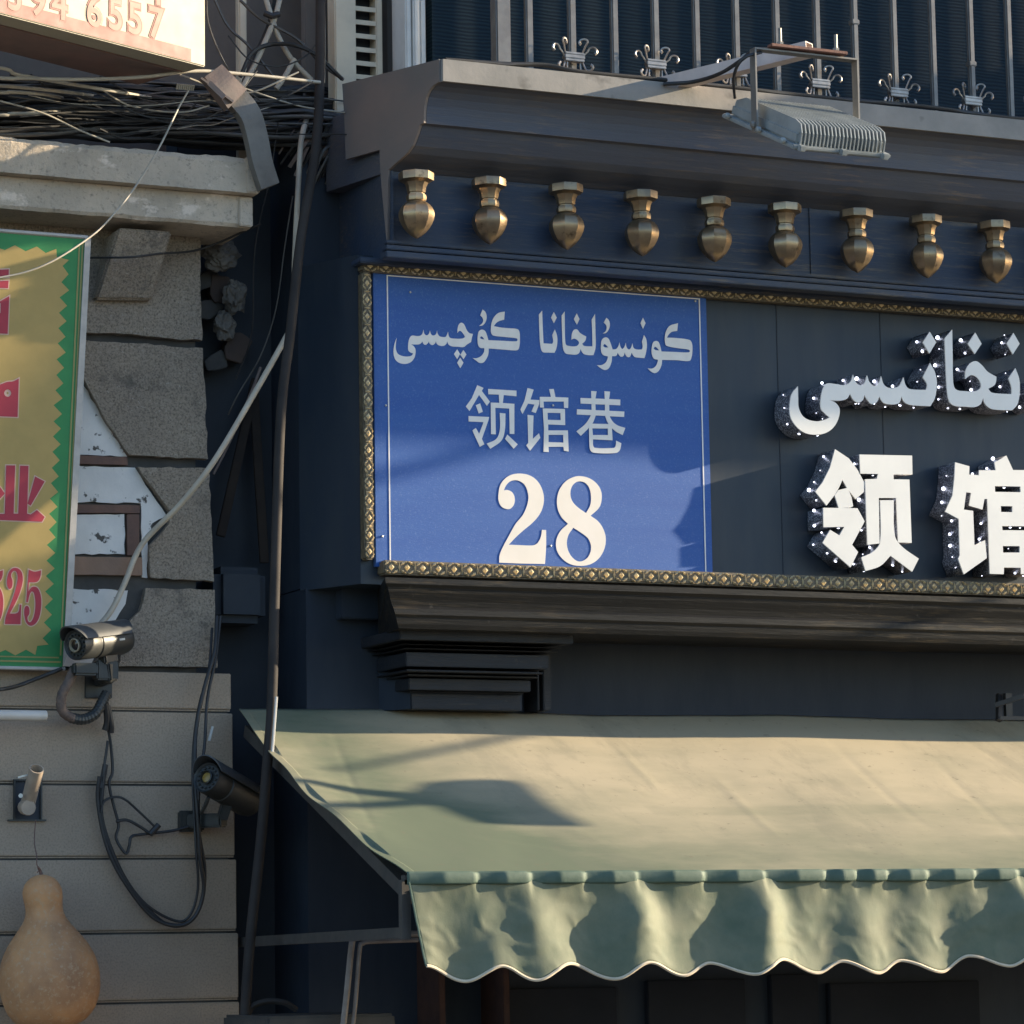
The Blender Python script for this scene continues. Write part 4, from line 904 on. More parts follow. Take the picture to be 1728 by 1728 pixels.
plate('border_line', [strip((134, 412), (102, 1106), .003), strip((139.5, 408), (107, 1116), .003), [[(e0[0], e1[1] - .002), (e1[0], e1[1] - .002), (e1[0], e1[1] + .003), (e0[0], e1[1] + .003)]], [[(e0[0], e1[1] - .018), (e1[0] + .008, e1[1] - .018), (e1[0] + .008, e1[1] - .012), (e0[0], e1[1] - .012)]]], BN, .0004, .0014, M['banner_line'], bn)
a, c = BN.uv(151, 402), BN.uv(118, 1090)
plate('edge_trim', [[[(rt_[0], rt_[1] + .005), (a[0] + .004, a[1]), (c[0], c[1]), (rb[0], rb[1]), ]]], BN, -.03, .006, M['pale_trim'], bn)
b = MB(); b.tube([BN.pt(uL, rt_[1] + .008, 0), BN.pt(rt_[0] + .01, rt_[1] + .008, 0)], .007, 6); b.tube([BN.pt(uL, rb[1] - .006, 0), BN.pt(rb[0] + .01, rb[1] - .006, 0)], .007, 6); b.build('edge_tube', M['pale_trim'], bn, True)
Bz1 = [C([(-60,325),(72,318),(70,385),(-60,380)]), C([(-60,420),(70,412),(65,475),(-60,470)]), [C([(-80,620),(0,585),(75,542),(62,855),(-80,850)]), C([(-80,680),(3,682),(5,598),(-80,640)])],
       [[(-60,1300,1),(0,1278),(60,1256),(110,1250),(155,1228,1),(145,1548,1),(-60,1540,1)], [(63,1318),(92,1350),(63,1380),(32,1350)]]]
Bz2 = [C([(47,118),(118,118),(106,498),(142,498),(157,120),(223,122),(212,498),(240,505),(290,470),(350,525),(330,562),(-100,545),(-100,500),(36,500)]), C([(275,205),(350,245),(240,435),(215,420)]), C([(-60,230),(0,290),(36,340),(-20,400),(-80,360)])]
def two(o): return [(55+o,1060),(55+o,1010),(75+o,950),(115+o,925),(160+o,945),(178+o,1000),(170+o,1070),(130+o,1180),(75+o,1285,1),(120+o,1285),(145+o,1270),(155+o,1215,1),(166+o,1215,1),(160+o,1370,1),(37+o,1368,1),(45+o,1310),(90+o,1190),(125+o,1080),(138+o,1000),(128+o,958),(105+o,950),(85+o,985),(97+o,1030),(92+o,1078),(72+o,1092)]
def five(o): return [(225+o,940,1),(270+o,955),(322+o,945,1),(315+o,1000),(290+o,1035),(226+o,1040,1),(222+o,1110,1),(255+o,1075),(295+o,1085),(322+o,1160),(318+o,1270),(290+o,1350),(245+o,1382),(210+o,1362),(192+o,1310),(190+o,1255),(205+o,1225),(226+o,1237),(230+o,1285),(215+o,1315),(222+o,1348),(240+o,1352),(264+o,1310),(277+o,1230),(272+o,1150),(255+o,1112),(235+o,1130),(218+o,1197,1),(205+o,1195,1)]
Bz2 += [five(0), two(0), five(-300)]
xa, xb_ = (4.935, 0, 390), (4.67, 0, 760)
for gset, gx, gw in ((Bz1[:3], xa, 9), (Bz1[3:], xa, 9), (Bz2[:3], xb_, 8), (Bz2[3:4], xb_, 8), (Bz2[4:5], xb_, 8), (Bz2[5:], xb_, 8)):
    rl = plate('red_letter', resolve(gset, gx, BN), BN, .0024, .0030, M['banner_red'], bn, .0001)
    plate('pale_outline', resolve(gset, gx, BN, gw), BN, .0015, .0021, M['banner_pink'], rl, .00005)

# ------------------------------------------------------------------ cream phone-number sign top left
ca, sa = math.cos(math.radians(24)), math.sin(math.radians(24))
PO = P(347, 113, -.15)
PN = Plane(PO, (ca, sa, 0), (0, 0, 1))
ps = thing('phone_number_sign', 'sunlit cream box sign with a pink band and red telephone digits at the top left', 'box sign', PO)
u_r = 0; zlow = 0
b = MB(); N_ = PN.N
b.prism([PN.pt(-1.6, 0), PN.pt(0, 0), PN.pt(0, 1.1), PN.pt(-1.6, 1.1)], -N_ * .10, .004); b.build('panel', M['cream_panel'], ps)
b = MB(); b.prism([PN.pt(-1.6, -.004, -.101), PN.pt(-.02, -.004, -.101), PN.pt(-.02, .9, -.101), PN.pt(-1.6, .9, -.101)], -N_ * .24); b.build('box_body', M['maroon'], ps)
t0_, t1_ = PN.uv(150, 53)[1], PN.uv(150, 72)[1]
plate('pink_band', [[[(-1.59, .006), (PN.uv(322, 100)[0], .006), (PN.uv(322, 92)[0], .052), (-1.59, .052)]]], PN, .0004, .0014, M['pink_band'], ps)
def digit(ch, px, py, hgt, mt, depth, off):
    cu = bpy.data.curves.new('tmp', 'FONT'); cu.body = ch; cu.size = hgt / .72; cu.align_x = 'CENTER'; cu.offset = off; cu.extrude = .0004
    ob = bpy.data.objects.new('tmp', cu); me = bpy.data.meshes.new_from_object(ob); u, v = PN.uv(px, py)
    for q in me.vertices: q.co = PN.pt(u + q.co.x * .92, v + q.co.y, depth + q.co.z)
    bpy.data.objects.remove(ob); bpy.data.curves.remove(cu); return me
for ch, px, py in (('3', 24, 17), ('9', 63, 25.5), ('4', 100, 32), ('6', 158, 44), ('5', 194, 50), ('5', 227, 57), ('7', 262, 64), ('1', 266, 8)):
    dg = link_mesh('digit', digit(ch, px, py, .115, 0, .0012, .0085), M['phone_ink'], ps)
    link_mesh('digit_fill', digit(ch, px, py, .115, 0, .0024, .002), M['phone_fill'], dg)
cable('wire', [(345, 38, .1), (310, 55, .08), (268, 74, .04), (262, 78, .04), (240, 88, .1)], .005, 'cable_grey', 'grey wire stretched across the lower right corner of the cream sign', 'wire')
cable('wire', [(262, 62, .06), (262, 78, .05), (275, 105, .12), (290, 125, .16)], .004, 'cable_grey', 'thin wire hanging from the pink band of the cream sign', 'wire')
b = MB()
for i in range(26):
    q = P(212 + i * 2.1, 58 + i * .6 + random.uniform(-3, 3), .03); b.tube([q, q + Vector((random.uniform(-.015, .015), random.uniform(-.01, .01), random.uniform(-.02, .02)))], .003, 4)
prop(b.build('wire_knot', M['cable_black']), 'dark knot of twisted wire on the pink band of the cream sign', 'wire')

# ------------------------------------------------------------------ upper left pipes and shutters
b = MB(); q = P(410, 80, .5); b.box((q.x - .017, .5, zt1), (q.x + .017, .54, 7), .006); prop(b.build('downpipe', M['cream_paint']), 'cream vertical pipe on the brown wall right of the cream sign', 'pipe')
b = MB(); q = P(524, 80, .45); b.box((q.x - .02, .45, zt1), (q.x + .03, .5, 7), .004); prop(b.build('downpipe', M['brown_wall']), 'brown vertical pipe on the wall left of the louvred shutter', 'pipe')
sh = thing('louvred_shutter', 'cream shutter with a ladder of dark louvre openings left of the grille', 'shutter', P(600, 130, .3))
b = MB(); q0_, q1_ = P(562, 60, .3), P(598, 60, .3); b.box((q0_.x, .28, zt1 + .05), (q1_.x, .36, 7), .005); b.build('stile', M['cream_paint'], sh)
b = MB(); q2_, q3_ = P(633, 60, .3), P(644, 60, .3); b.box((q2_.x, .29, zt1 + .05), (q3_.x, .36, 7), .004); b.build('stile', M['cream_paint'], sh)
z = P(615, 135, .3).z
while z < 6.2:
    b = MB(); b.hexa([Vector(p) for p in ((q1_.x, .292, z), (q2_.x, .292, z), (q2_.x, .35, z + .015), (q1_.x, .35, z + .015), (q1_.x, .292, z + .018), (q2_.x, .292, z + .018), (q2_.x, .35, z + .033), (q1_.x, .35, z + .033))]); b.build('slat', M['cream_paint'], sh); z += .0535
b = MB(); b.box((q1_.x - .01, .355, zt1 + .05), (q2_.x + .01, .365, 7)); b.build('backing', M['void'], sh)
# white tied cables
for i, pts in enumerate(([(474, -10, .3), (462, 35, .28), (432, 105, .26), (408, 150, .25)], [(446, -10, .3), (458, 28, .28), (470, 62, .28), (492, 100, .27), (526, 136, .25)], [(497, 100, .26), (480, 130, .25), (466, 150, .25)])):
    cable('cable', pts, .0105, 'cable_pale', ('sunlit white cable slanting down to the left from the crossed pair', 'sunlit white cable slanting down to the right, tied to the crossed pair', 'short white cable branching off the right hand slanting cable')[i], n=8)
cable('cable', [(468, -10, .33), (456, 40, .31), (428, 105, .3), (412, 140, .28)], .012, 'cable_black', 'thick black cable behind the crossed white cables')
b = MB(); b.tube([P(446, 22, .27), P(458, 27, .26), (P(470, 24, .27))], .012, 8); prop(b.build('cable_tie', M['cable_black'], None, True), 'black tape wound where the two white cables cross', 'cable tie')
cable('cable', [(545, -10, .2), (546, 60, .2), (545, 140, .2)], .0085, 'cable_pale', 'thin white vertical cable beside the black pipe at the top')
for i, (pts, r, mt, lb) in enumerate((([(360, -5, .3), (385, 45, .3), (420, 78, .28), (470, 140, .26)], .006, 'cable_grey', 'grey cable sagging from the cream sign down to the cable bundle'),
        ([(405, 0, .3), (440, 32, .28), (500, 65, .26), (545, 110, .24), (580, 135, .22)], .006, 'cable_grey', 'grey cable drooping to the right past the louvred shutter'),
        ([(405, 130, .26), (430, 85, .25), (480, 74, .24), (530, 90, .22), (578, 134, .2)], .008, 'cable_black', 'black cable arching over the bundle towards the cornice end'))):
    cable('cable', pts, r, mt, lb)

# ------------------------------------------------------------------ the cable bundle
GRP = 'cables in the thick bundle above the grey cornice'
def bundle(n_, mt, ylo, yhi, r0_, r1_, lb, Y0, Y1, right=(150, 262)):
    for i in range(n_):
        ya = random.uniform(ylo, yhi); Yd = random.uniform(Y0, Y1); ye = right[0] + (right[1] - right[0]) * ((ya - ylo) / max(yhi - ylo, 1)) + random.uniform(-8, 8)
        pts = [(-60, ya + random.uniform(-8, 8), Yd)]
        for x in (70, 190, 310, 430, 530): pts.append((x, ya + (ye - ya) * ((x + 60) / 660) ** 1.2 + random.uniform(-7, 7) + 4 * math.sin(x / 90 + i), Yd + random.uniform(-.03, .03)))
        pts.append((600 + random.uniform(-6, 12), ye + random.uniform(-10, 14), Yd + .05))
        cable('cable', pts, random.uniform(r0_, r1_), mt, lb, 'cable', GRP, 5, 6, .012)
bundle(58, 'cable_black', 138, 230, .005, .0125, 'dark cable running sideways within the thick bundle above the grey cornice', .24, .5, (150, 250))
bundle(26, 'cable_grey', 126, 226, .003, .008, 'grey cable running sideways within the thick bundle above the grey cornice', .2, .42, (148, 230))
for i, (pts, r, lb) in enumerate((([(-60, 128, -.1), (40, 132, -.1), (140, 134, -.1), (240, 130, -.08), (330, 120, -.05), (420, 126, .0), (540, 139, .06)], .0068, 'long sunlit pale cable, topmost of the bundle, running the whole width to the black pipe'),
        ([(-60, 108, -.1), (30, 126, -.08), (120, 142, -.04), (205, 156, .04), (290, 172, .5)], .0068, 'sunlit pale cable dipping to the right below the cream sign'),
        ([(-60, 140, -.02), (30, 147, .0), (110, 155, .06), (185, 166, .5)], .0068, 'sunlit pale cable in the upper left of the bundle, second below the cream sign'),
        ([(-60, 152, .0), (20, 155, .02), (80, 160, .08), (130, 172, .5)], .0068, 'short sunlit pale cable in the bundle at the left picture edge'),
        ([(-60, 190, .15), (20, 192, .15), (80, 190, .16), (150, 186, .5)], .0068, 'lone pale cable low in the bundle at the left, rising to the right'))):
    cable('cable', pts, r, 'cable_pale', lb, n=8)
cable('wire', [(-20, 165, .02), (70, 190, .02), (130, 218, .03), (185, 240, .05)], .0035, 'cable_pale', 'thin pale wire slanting from the bundle down onto the grey cornice', 'wire')
cable('wire', [(410, 148, .05), (450, 162, .05), (510, 180, .06), (582, 190, .08)], .003, 'cable_pale', 'thin pale wire crossing from the bent trunking to the cornice end', 'wire')
cable('wire', [(318, 153, -.02), (300, 185, -.03), (268, 250, -.06), (225, 320, -.1), (180, 375, -.14), (145, 405, -.16), (90, 440, -.18), (40, 460, -.18), (-20, 472, -.18)], .0036, 'cable_pale', 'thin white wire hanging from the bundle across the grey cornice and the green banner', 'wire', n=6)
cable('wire', [(150, 435, .28), (220, 434, .14), (270, 428, .2), (340, 420, .3), (440, 378, .12)], .004, 'cable_black', 'thin black wire crossing the stone corbel under the grey cornice', 'wire')
# loose thin wires strung at odd angles over the bundle
for i in range(22):
    xa_, xb2 = random.uniform(-40, 330), random.uniform(240, 590)
    if xb2 - xa_ < 120: xb2 = min(590, xa_ + 200)
    ya_, yb2 = random.uniform(100, 225), random.uniform(120, 225); Yw = random.uniform(.0, .2); sag = random.uniform(5, 40)
    pts = [(xa_ + (xb2 - xa_) * q / 5, ya_ + (yb2 - ya_) * q / 5 + sag * 4 * q / 5 * (1 - q / 5) + random.uniform(-4, 4), Yw + .04 * math.sin(q)) for q in range(6)]
    cable('wire', pts, random.uniform(.0018, .0035), random.choice(['cable_grey', 'cable_black', 'cable_pale', 'cable_black']), 'loose thin wire straying across the cable bundle', 'wire', 'loose wires over the cable bundle', 5, 5, .015)
for i, (pts, mt, lb) in enumerate((([(348, -5, .1), (352, 40, .1), (372, 92, .1), (402, 140, .1), (440, 170, .12)], 'cable_grey', 'thin wire falling beside the right edge of the cream sign'),
        ([(470, 205, .2), (455, 300, .25), (430, 420, .3), (425, 560, .35), (398, 640, .4)], 'cable_black', 'thin dark wire hanging straight down in the gap left of the conduit'),
        ([(545, 60, .15), (515, 95, .15), (470, 112, .16), (420, 100, .18), (385, 60, .2)], 'cable_black', 'thin dark wire looping left from the black pipe above the bundle'))):
    cable('wire', pts, .003, mt, lb, 'wire')
# tangled ends near the shop side
for i in range(26):
    x0_ = random.uniform(470, 560); y0_ = random.uniform(205, 265)
    pts = [(x0_ - 10, y0_ + 40 + random.uniform(-10, 35), .3), (x0_ + 15, y0_ + random.uniform(-4, 20), .25), (x0_ + random.uniform(30, 50), y0_ - random.uniform(5, 25), .28), (min(x0_ + random.uniform(60, 110), 596), y0_ - random.uniform(10, 50), .34)]
    cable('cable', pts, random.uniform(.003, .008), random.choice(['cable_black', 'cable_black', 'cable_grey', 'trunking']), 'short tangled cable end beside the black pipe at the corner of the cornice', 'cable', 'tangled cable ends at the cornice corner', 5, 6, .01)
# bent trunking
tr = thing('cable_trunking', 'bent rusty metal trunking hooked over the cable bundle and drooping beside the grey cornice', 'trunking', P(450, 310, .0))
def ribbon(pts, w, dep, mt, nm, par):
    b = MB(); rows = []
    V = path(pts, 5)
    for i, p in enumerate(V):
        t = (V[min(i + 1, len(V) - 1)] - V[max(i - 1, 0)]).normalized(); sdv = t.cross(Vector((0, -1, 0))).normalized(); wd = w[0] + (w[1] - w[0]) * i / (len(V) - 1)
        rows.append([b.b.verts.new(p + sdv * (s1 * wd / 2) + Vector((0, s2 * dep / 2, 0))) for s1, s2 in ((-1, -1), (1, -1), (1, 1), (-1, 1))])
    for i in range(len(rows) - 1):
        for k_ in range(4): b.b.faces.new((rows[i][k_], rows[i][(k_ + 1) % 4], rows[i + 1][(k_ + 1) % 4], rows[i + 1][k_]))
    b.b.faces.new(rows[0]); b.b.faces.new(rows[-1][::-1]); return b.build(nm, M[mt], par)
ribbon([(356, 122, -.02), (376, 145, -.03), (397, 170, -.02)], (.085, .105), .05, 'trunking', 'upper_channel', tr)
ribbon([(398, 166, .0), (420, 195, -.01), (432, 235, 0), (440, 275, .01), (453, 316, .03)], (.085, .075), .045, 'trunking_grey', 'lower_channel', tr)
b = MB(); b.bar(P(338, 133, -.04), P(392, 173, -.05), .03, .008); b.bar(P(352, 140, -.05), P(378, 165, -.06), .015, .02); b.build('torn_edge', M['trunking'], tr)
for i, (cy, ht) in enumerate(((114, 7), (146, 9))):
    b = MB()
    for j in range(9): b.tube([P(298 + j * 3.4, cy + ht / 2 + j * .3, .0), P(300 + j * 3.4, cy - ht / 2 + j * .3, -.01)], .004, 5)
    prop(b.build('wire_coil', M['cable_pale']), ('pale coil of wire under the right corner of the cream sign', 'pale coil of wire on the cable bundle left of the bent trunking')[i], 'wire')

# ------------------------------------------------------------------ pole, conduit and loose bags
cable('black_pipe', [(541, -40, .1), (540, 120, .08), (533, 250, .05), (508, 400, .02), (490, 560, 0), (474, 700, -.02), (465, 950, -.05), (459, 1180, -.1), (452, 1275, -.12), (440, 1420, -.12), (421, 1600, -.12), (408, 1800, -.12)], .0185, 'black_pipe', 'long black pipe running down the dark gap between the two buildings', 'pipe', n=12)
b = MB(); a_, c_ = P(466.5, 1176, -.128), P(459.5, 1270, -.148); b.tube([a_, c_], .0055, 6); prop(b.build('pipe_glint', M['white_tube'], None, True), 'painted sun glint, a short white strip on the black pipe at the awning corner', 'strip')  # white tube painted in as the sunlit edge of the pipe
cable('conduit', [(526, 176, .4), (510, 228, .16), (504, 300, .1), (497, 450, .1), (496, 535, .1), (482, 570, .1), (420, 680, .1), (360, 780, .12), (305, 850, .2), (240, 918, .3), (210, 985, .3), (188, 1030, .3), (160, 1064, .3)], .0105, 'conduit', 'pale grey conduit dropping from the bundle and slanting left across the stone blocks', 'conduit', n=10)
cable('wire', [(494, 330, .2), (480, 420, .25), (466, 520, .3), (440, 600, .35), (402, 665, .4), (385, 700, .45)], .003, 'cable_grey', 'thin grey wire curving down inside the dark gap', 'wire')
cable('cable', [(360, 800, .5), (390, 740, .5), (425, 660, .5), (440, 620, .5)], .006, 'trunking', 'faint brown cable slanting inside the dark gap', 'cable')
def bag(c, r, sx, sz, label):
    bm = bmesh.new(); bmesh.ops.create_icosphere(bm, subdivisions=4, radius=1)
    sd = random.uniform(0, 30)
    for v in bm.verts:
        q = v.co * 2.2 + Vector((sd, 0, 0)); f = 1 + .35 * noise.noise(q) - .3 * abs(noise.noise(q * 2.1)) - .15 * abs(noise.noise(q * 4.3))
        v.co = Vector((v.co.x * sx, v.co.y * .55, v.co.z * sz)) * (f * r)
    bmesh.ops.translate(bm, verts=bm.verts, vec=c); me = bpy.data.meshes.new('crumpled_bag'); bm.to_mesh(me); bm.free()
    prop(link_mesh('crumpled_bag', me, M['bag']), label, 'bag')
bag(P(372, 432, .46), .085, .9, .75, 'crumpled grey bag stuffed under the end of the grey cornice, upper one')
bag(P(396, 500, .48), .075, .62, .95, 'crumpled grey bag hanging below another in the dark gap')
bag(P(378, 550, .5), .06, .7, 1.0, 'drooping dark rag at the bottom of the stuffed bags in the gap')
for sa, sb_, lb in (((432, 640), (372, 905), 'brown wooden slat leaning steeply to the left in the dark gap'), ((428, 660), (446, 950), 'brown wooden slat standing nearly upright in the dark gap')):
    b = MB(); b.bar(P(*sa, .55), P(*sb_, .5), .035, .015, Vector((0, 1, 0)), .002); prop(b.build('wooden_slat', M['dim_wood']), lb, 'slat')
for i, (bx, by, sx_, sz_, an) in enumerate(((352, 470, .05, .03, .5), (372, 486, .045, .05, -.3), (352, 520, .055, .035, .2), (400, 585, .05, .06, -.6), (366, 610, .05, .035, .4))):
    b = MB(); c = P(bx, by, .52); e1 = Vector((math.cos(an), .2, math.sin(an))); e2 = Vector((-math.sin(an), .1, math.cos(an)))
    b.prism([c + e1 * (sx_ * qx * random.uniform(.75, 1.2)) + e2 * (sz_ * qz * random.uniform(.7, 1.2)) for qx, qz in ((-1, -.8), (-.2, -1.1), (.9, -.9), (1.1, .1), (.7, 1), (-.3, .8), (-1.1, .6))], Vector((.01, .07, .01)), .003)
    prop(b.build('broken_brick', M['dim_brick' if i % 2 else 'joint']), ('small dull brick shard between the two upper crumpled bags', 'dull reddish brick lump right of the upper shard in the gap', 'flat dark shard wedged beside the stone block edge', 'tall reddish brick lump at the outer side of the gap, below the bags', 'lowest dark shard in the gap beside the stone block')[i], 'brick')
b = MB(); a_, c_ = P(352, 958, .5), P(440, 1055, .5); b.box((a_.x, .42, c_.z), (c_.x, .61, a_.z), .03); prop(b.build('meter_box', M['void'], None, True), 'dark rounded metal box in the gap beside the stone blocks', 'box')

# ------------------------------------------------------------------ cctv cameras
def cctv(lens_px, back_px, Yl, Yb, r, label, lens_mat, ring):
    a, c = P(*lens_px, Yl), P(*back_px, Yb); ax = (c - a); Ln = ax.length; ax.normalize()
    root = thing('security_camera', label, 'security camera', c)
    zz = (Vector((0, 0, 1)) - ax * ax.z).normalized(); sdv = ax.cross(zz)
    b = MB(); b.lathe([(r * .84, .012), (r * .9, .008), (r * .98, .004), (r, .012), (r, .085), (r * .965, .088), (r * .965, .094), (r * 1.02, .096), (r * 1.02, Ln - .03), (r * .9, Ln - .004), (r * .6, Ln)], a, ax, 28); b.build('body', M['cctv'], root, True, 35)
    b = MB(); b.lathe([(r * .84, .02), (r * .84, .012), (r * .5, .016)], a, ax, 24); 
    for k_ in range(14):
        an = 2 * math.pi * k_ / 14; o_ = a + (zz * math.cos(an) + sdv * math.sin(an)) * (r * .68); b.lathe([(.0045, .011), (.0045, .006), (.002, .004)], o_, ax, 6)
    b.build('led_ring', M['cctv'], root)
    b = MB(); b.lathe([(r * .42, .010), (r * .46, .0), (r * .40, -.002), (r * .37, .008)], a, ax, 24); b.build('lens_ring', M[ring], root, True)
    b = MB(); b.lathe([(r * .37, .010), (r * .3, .004), (r * .12, .001)], a, ax, 20); b.build('lens', M[lens_mat], root, True)
    # curved sun shield
    b = MB(); rows = []
    for j in range(9):
        t = -.03 + (Ln + .03) * j / 8; row = []
        for k_ in range(17):
            an = math.radians(-78 + 156 * k_ / 16); lip = 1.0 if 0 < j else 1.0
            tt = t + (.035 * (abs(an) / 1.36) ** 2 if j == 0 else 0) - (.03 * (abs(an) / 1.36) ** 2 if j == 8 else 0)
            row.append([a + ax * tt + (zz * math.cos(an) + sdv * math.sin(an)) * (r * q) + zz * .006 for q in (1.12, 1.20)])
        rows.append(row)
    vs = [[[b.b.verts.new(p) for p in pr] for pr in row] for row in rows]
    for j in range(8):
        for k_ in range(16):
            b.b.faces.new((vs[j][k_][0], vs[j][k_ + 1][0], vs[j + 1][k_ + 1][0], vs[j + 1][k_][0])); b.b.faces.new((vs[j][k_][1], vs[j + 1][k_][1], vs[j + 1][k_ + 1][1], vs[j][k_ + 1][1]))
    for k_ in range(16):
        for j in (0, 8): b.b.faces.new((vs[j][k_][0], vs[j][k_ + 1][0], vs[j][k_ + 1][1], vs[j][k_][1]))
    for j in range(8):
        for k_ in (0, 16): b.b.faces.new((vs[j][k_][0], vs[j + 1][k_][0], vs[j + 1][k_][1], vs[j][k_][1]))
    b.build('sun_shield', M['cctv_shield'], root, True, 50)
    return root, a, ax, zz, sdv, Ln
c1, a, ax, zz, sdv, Ln = cctv((125, 1089), (212, 1078), .10, .22, .054, 'black bullet security camera beside the foot of the green banner, wrapped hose below', 'lens', 'ring')
b = MB(); mid = a + ax * (Ln * .62) - zz * .06
b.obox(mid, ax * .035, sdv * .02, zz * .02, .006); b.obox(mid - zz * .05, ax * .022, sdv * .022, zz * .035, .006); b.bar(mid - zz * .07, Vector((mid.x, SY - .005, mid.z - .075)), .035, .035, bevel=.004)
b.obox(Vector((mid.x, SY - .006, mid.z - .075)), Vector((.05, 0, 0)), Vector((0, .006, 0)), Vector((0, 0, .06)), .003)
q = P(142, 1130, .17); b.obox(q, Vector((.045, 0, 0)), Vector((0, .03, 0)), Vector((0, 0, .022)), .008); b.obox(P(178, 1132, .19), Vector((.04, 0, 0)), Vector((0, .03, 0)), Vector((0, 0, .035)), .006)
b.build('mount', M['cctv'], c1)
b = MB(); q = a + ax * .185 + sdv * .0 ; n_ = (-zz * .0 + (CAM - q).normalized()); n_ = (n_ - ax * n_.dot(ax)).normalized(); q = q + n_ * (.054 * 1.02 + .0008) 
b.obox(q, ax * .013, ax.cross(n_) * .0035, n_ * .0007); b.build('label_plate', M['label_white'], c1)
b = MB(); V = path([(126, 1128, .19), (116, 1150, .19), (104, 1175, .2), (106, 1200, .21), (125, 1214, .22)], 6); b.tube(V, [.017 + .002 * (i % 2) for i in range(len(V))], 10)
hs = b.build('taped_hose', M['tape'], c1, True)
b = MB(); V = path([(118, 1211, .22), (140, 1214, .22), (160, 1205, .22), (172, 1185, .23), (180, 1170, .24)], 8); b.tube(V, [.0185 + .0016 * (i % 2) for i in range(len(V))], 10); b.build('corrugated_hose', M['cctv'], c1)
c2, a, ax, zz, sdv, Ln = cctv((347, 1311), (424, 1356), .04, .2, .056, 'dark bullet security camera with an amber lens, pointing left from behind hanging cables', 'lens_amber', 'cctv')
b = MB(); b.bar(P(386, 1345, .12), P(374, 1383, .13), .035, .035, Vector((0, 1, 0)), .004); b.bar(P(378, 1384, .13), P(320, 1386, SY - .03), .045, .05, bevel=.006); b.obox(P(322, 1386, SY - .02), Vector((.045, 0, 0)), Vector((0, .02, 0)), Vector((0, 0, .038)), .006); b.tube(path([(352, 1345, .05), (346, 1360, .08), (340, 1372, .15)], 4), .007, 6)
b.build('mount', M['cctv'], c2)

# ------------------------------------------------------------------ hanging cables on the cladding
HY = SY - .02
for i, (pts, r) in enumerate((([(366, 1040, .3), (362, 1100, .25), (345, 1160, HY - .05), (331, 1230, HY - .06), (329, 1300, HY - .08), (333, 1370, HY - .1), (338, 1450, HY - .08), (344, 1500, HY - .05), (330, 1545, HY - .04), (300, 1562, HY - .03), (255, 1545, HY - .02), (205, 1480, HY - .02), (178, 1420, HY - .02), (165, 1350, HY - .02), (168, 1310, HY - .03)], .0075),
        ([(372, 1040, .3), (364, 1110, .25), (350, 1180, HY - .05), (345, 1260, HY - .08), (336, 1320, HY - .1), (336, 1400, HY - .09), (346, 1470, HY - .06), (338, 1530, HY - .04), (312, 1560, HY - .03), (275, 1556, HY - .02), (225, 1505, HY - .02), (190, 1440, HY - .02), (172, 1380, HY - .02), (176, 1300, HY - .03)], .006),
        ([(358, 1060, .3), (352, 1130, HY - .04), (334, 1200, HY - .05), (325, 1290, HY - .06), (330, 1420, HY - .08), (334, 1500, HY - .05), (318, 1548, HY - .03), (290, 1552, HY - .02), (240, 1520, HY - .02), (198, 1455, HY - .02), (170, 1360, HY - .02), (182, 1250, HY - .02)], .005))):
    cable('cable', pts, r, 'cable_black', ('thickest black cable of the big hanging loop on the cladding boards', 'middle black cable of the big hanging loop on the cladding boards', 'thinnest inner black cable of the big hanging loop on the cladding boards')[i], k=6, n=8)
cable('cable', [(178, 1170, HY - .05), (180, 1215, HY - .02), (186, 1250, HY - .01), (190, 1300, HY - .01), (184, 1322, HY - .01), (192, 1360, HY - .01), (200, 1392, HY - .01), (196, 1415, HY - .01), (212, 1440, HY - .015), (218, 1428, HY - .015), (222, 1412, HY - .015), (240, 1408, HY - .01), (290, 1402, HY - .02), (318, 1395, HY - .03)], .0055, 'cable_black', 'black lead zigzagging from the wrapped hose across the boards to the second camera')
cable('cable', [(170, 1370, HY - .03), (178, 1350, HY - .03), (205, 1346, HY - .03), (235, 1370, HY - .02), (258, 1392, HY - .02), (264, 1398, HY - .02)], .0045, 'cable_black', 'thin black lead arching to a plug inside the hanging loop')
b = MB(); b.tube([P(253, 1408, HY - .02), P(268, 1392, HY - .02)], .011, 8); prop(b.build('cable_plug', M['cable_black'], None, True), 'black plug at the end of the thin arched lead on the boards', 'plug')
cable('cable', [(196, 1386, HY - .02), (215, 1384, HY - .02), (238, 1396, HY - .02), (252, 1406, HY - .02)], .0055, 'cable_black', 'short black lead joining the plug inside the hanging loop')
b = MB(); b.tube(path([(178, 1186, HY - .06), (181, 1215, HY - .04), (177, 1232, HY - .03)], 4), .012, 8); b.tube(path([(182, 1190, HY - .05), (188, 1222, HY - .04), (188, 1236, HY - .03)], 4), .010, 8); prop(b.build('cable_connector', M['cable_black'], None, True), 'pair of black connectors hanging below the corrugated hose', 'connector')
b = MB(); b.tube(path([(178, 1290, HY - .02), (174, 1312, HY - .02), (170, 1330, HY - .02)], 4), .011, 8); prop(b.build('cable_connector', M['cable_black'], None, True), 'single black connector where the hanging loop begins on the boards', 'connector')
b = MB(); b.tube([P(353, 1250, HY - .09), P(359, 1226, HY - .09)], .005, 6); prop(b.build('cable_marker', M['white_tube'], None, True), 'small white sunlit sleeve on the hanging cables above the second camera', 'sleeve')
cable('cable', [(-30, 1168, .2), (20, 1160, .22), (60, 1146, .24), (105, 1128, .22)], .007, 'cable_black', 'dark cable drooping below the foot of the green banner', 'cable')

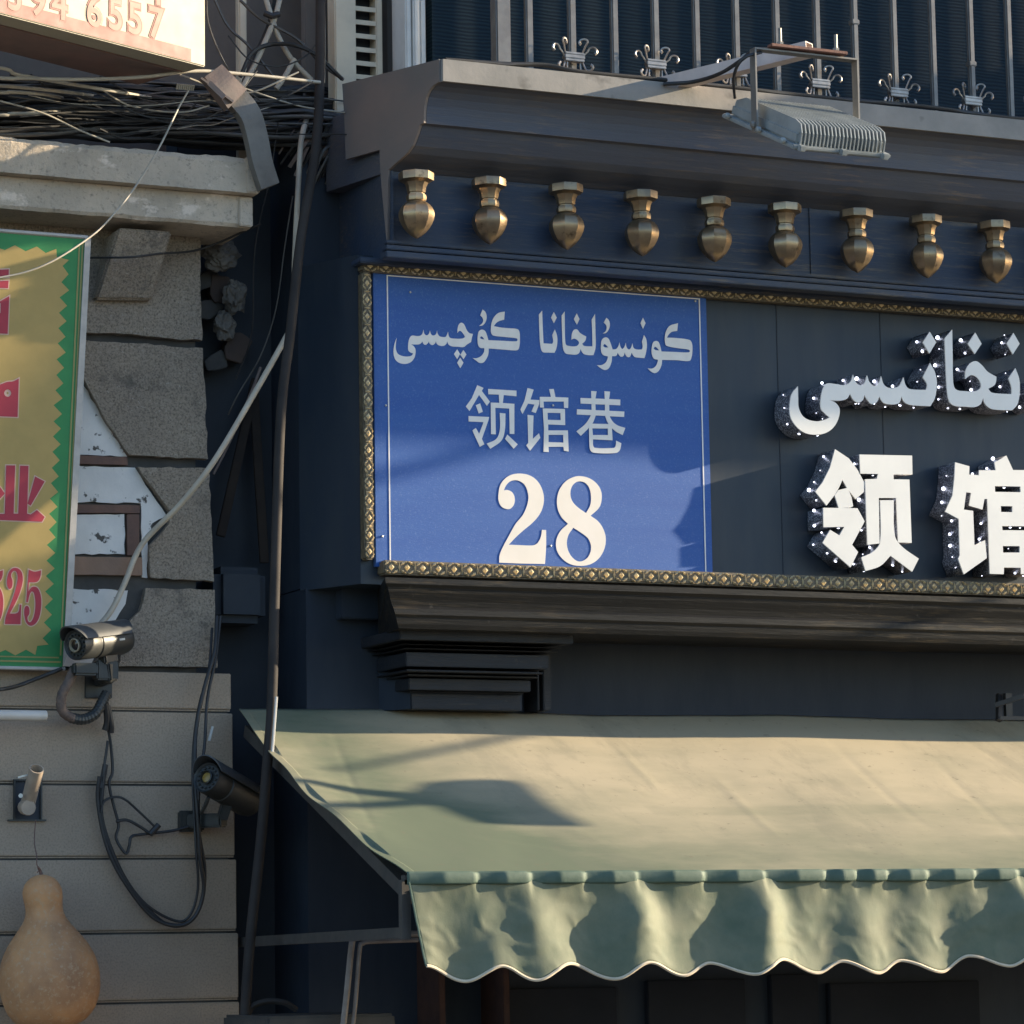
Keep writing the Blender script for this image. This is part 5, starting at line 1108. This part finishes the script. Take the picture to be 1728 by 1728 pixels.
# ------------------------------------------------------------------ out of frame: what casts the long shadows
kx, ky, kz = TO_SUN.x / TO_SUN.z, TO_SUN.y / TO_SUN.z, 1.0
OUT = 1.25; t_ = OUT / -ky
zbot = P(900, 772, 0).z + t_; ztop = ZF + (OUT + CF) / -ky - .03
b = MB(); b.box((5.2, -OUT, zbot), (15, .32, ztop), .02); b.box((5.6, .3, 0), (15, 6, 8)); prop(b.build('neighbour_shade_canopy', M['neighbour']), 'unseen neighbouring building with a deep canopy added to shade the fascia', 'building')  # canopy added out of view, sized to throw the shade band
def toward(px, py, Y, d): return P(px, py, Y) + TO_SUN * d
# overhead cable whose shadow crosses the blue plate
p0, p1 = toward(640, 803, 0, 8.6), toward(800, 764, 0, 8.6); dv_ = (p1 - p0).normalized()
b = MB(); b.tube([p0 - dv_ * .8, p1 + dv_ * 6], .026, 8); prop(b.build('overhead_cable', M['cable_black'], None, True), 'thick overhead cable strung across the street beyond the shop', 'cable')
# street lamp whose head and arm shade the canvas
AN = Vector((0, -(A0.z - A1.z), AY0 - AY1)).normalized()
if AN.z < 0: AN = -AN
def on_awning(px, py): d = ray(px, py); return CAM + d * ((A0 - CAM).dot(AN) / d.dot(AN))
LDs = 4.2
hp = [on_awning(*p) + TO_SUN * LDs for p in ((735, 1322), (760, 1306), (830, 1302), (905, 1303), (935, 1312), (985, 1350), (1040, 1382), (960, 1381), (850, 1378), (800, 1358))]
cen = sum(hp, Vector()) / len(hp)
lp = thing('street_lamp', 'street lamp on a slim pole further along the pavement', 'street lamp', (cen.x + .8, -3.4, -.12))
b = MB(); b.prism([p - TO_SUN * .06 for p in hp], TO_SUN * .12, .01); b.build('lamp_head', M['frame_steel'], lp)
b = MB(); a_, c_ = on_awning(520, 1312) + TO_SUN * LDs, on_awning(800, 1335) + TO_SUN * LDs
b.tube([a_, c_], [.022, .045], 10); a2, c2_ = on_awning(600, 1290) + TO_SUN * (LDs + 2), on_awning(930, 1228) + TO_SUN * (LDs + 2)
b.tube([a2, c2_], [.012, .02], 8)
b.tube([c_, cen + Vector((.25, -.3, .25)), Vector((cen.x + .8, -3.4, cen.z + .1)), Vector((cen.x + .8, -3.4, -.12))], .03, 10); b.build('pole', M['frame_steel'], lp, True)
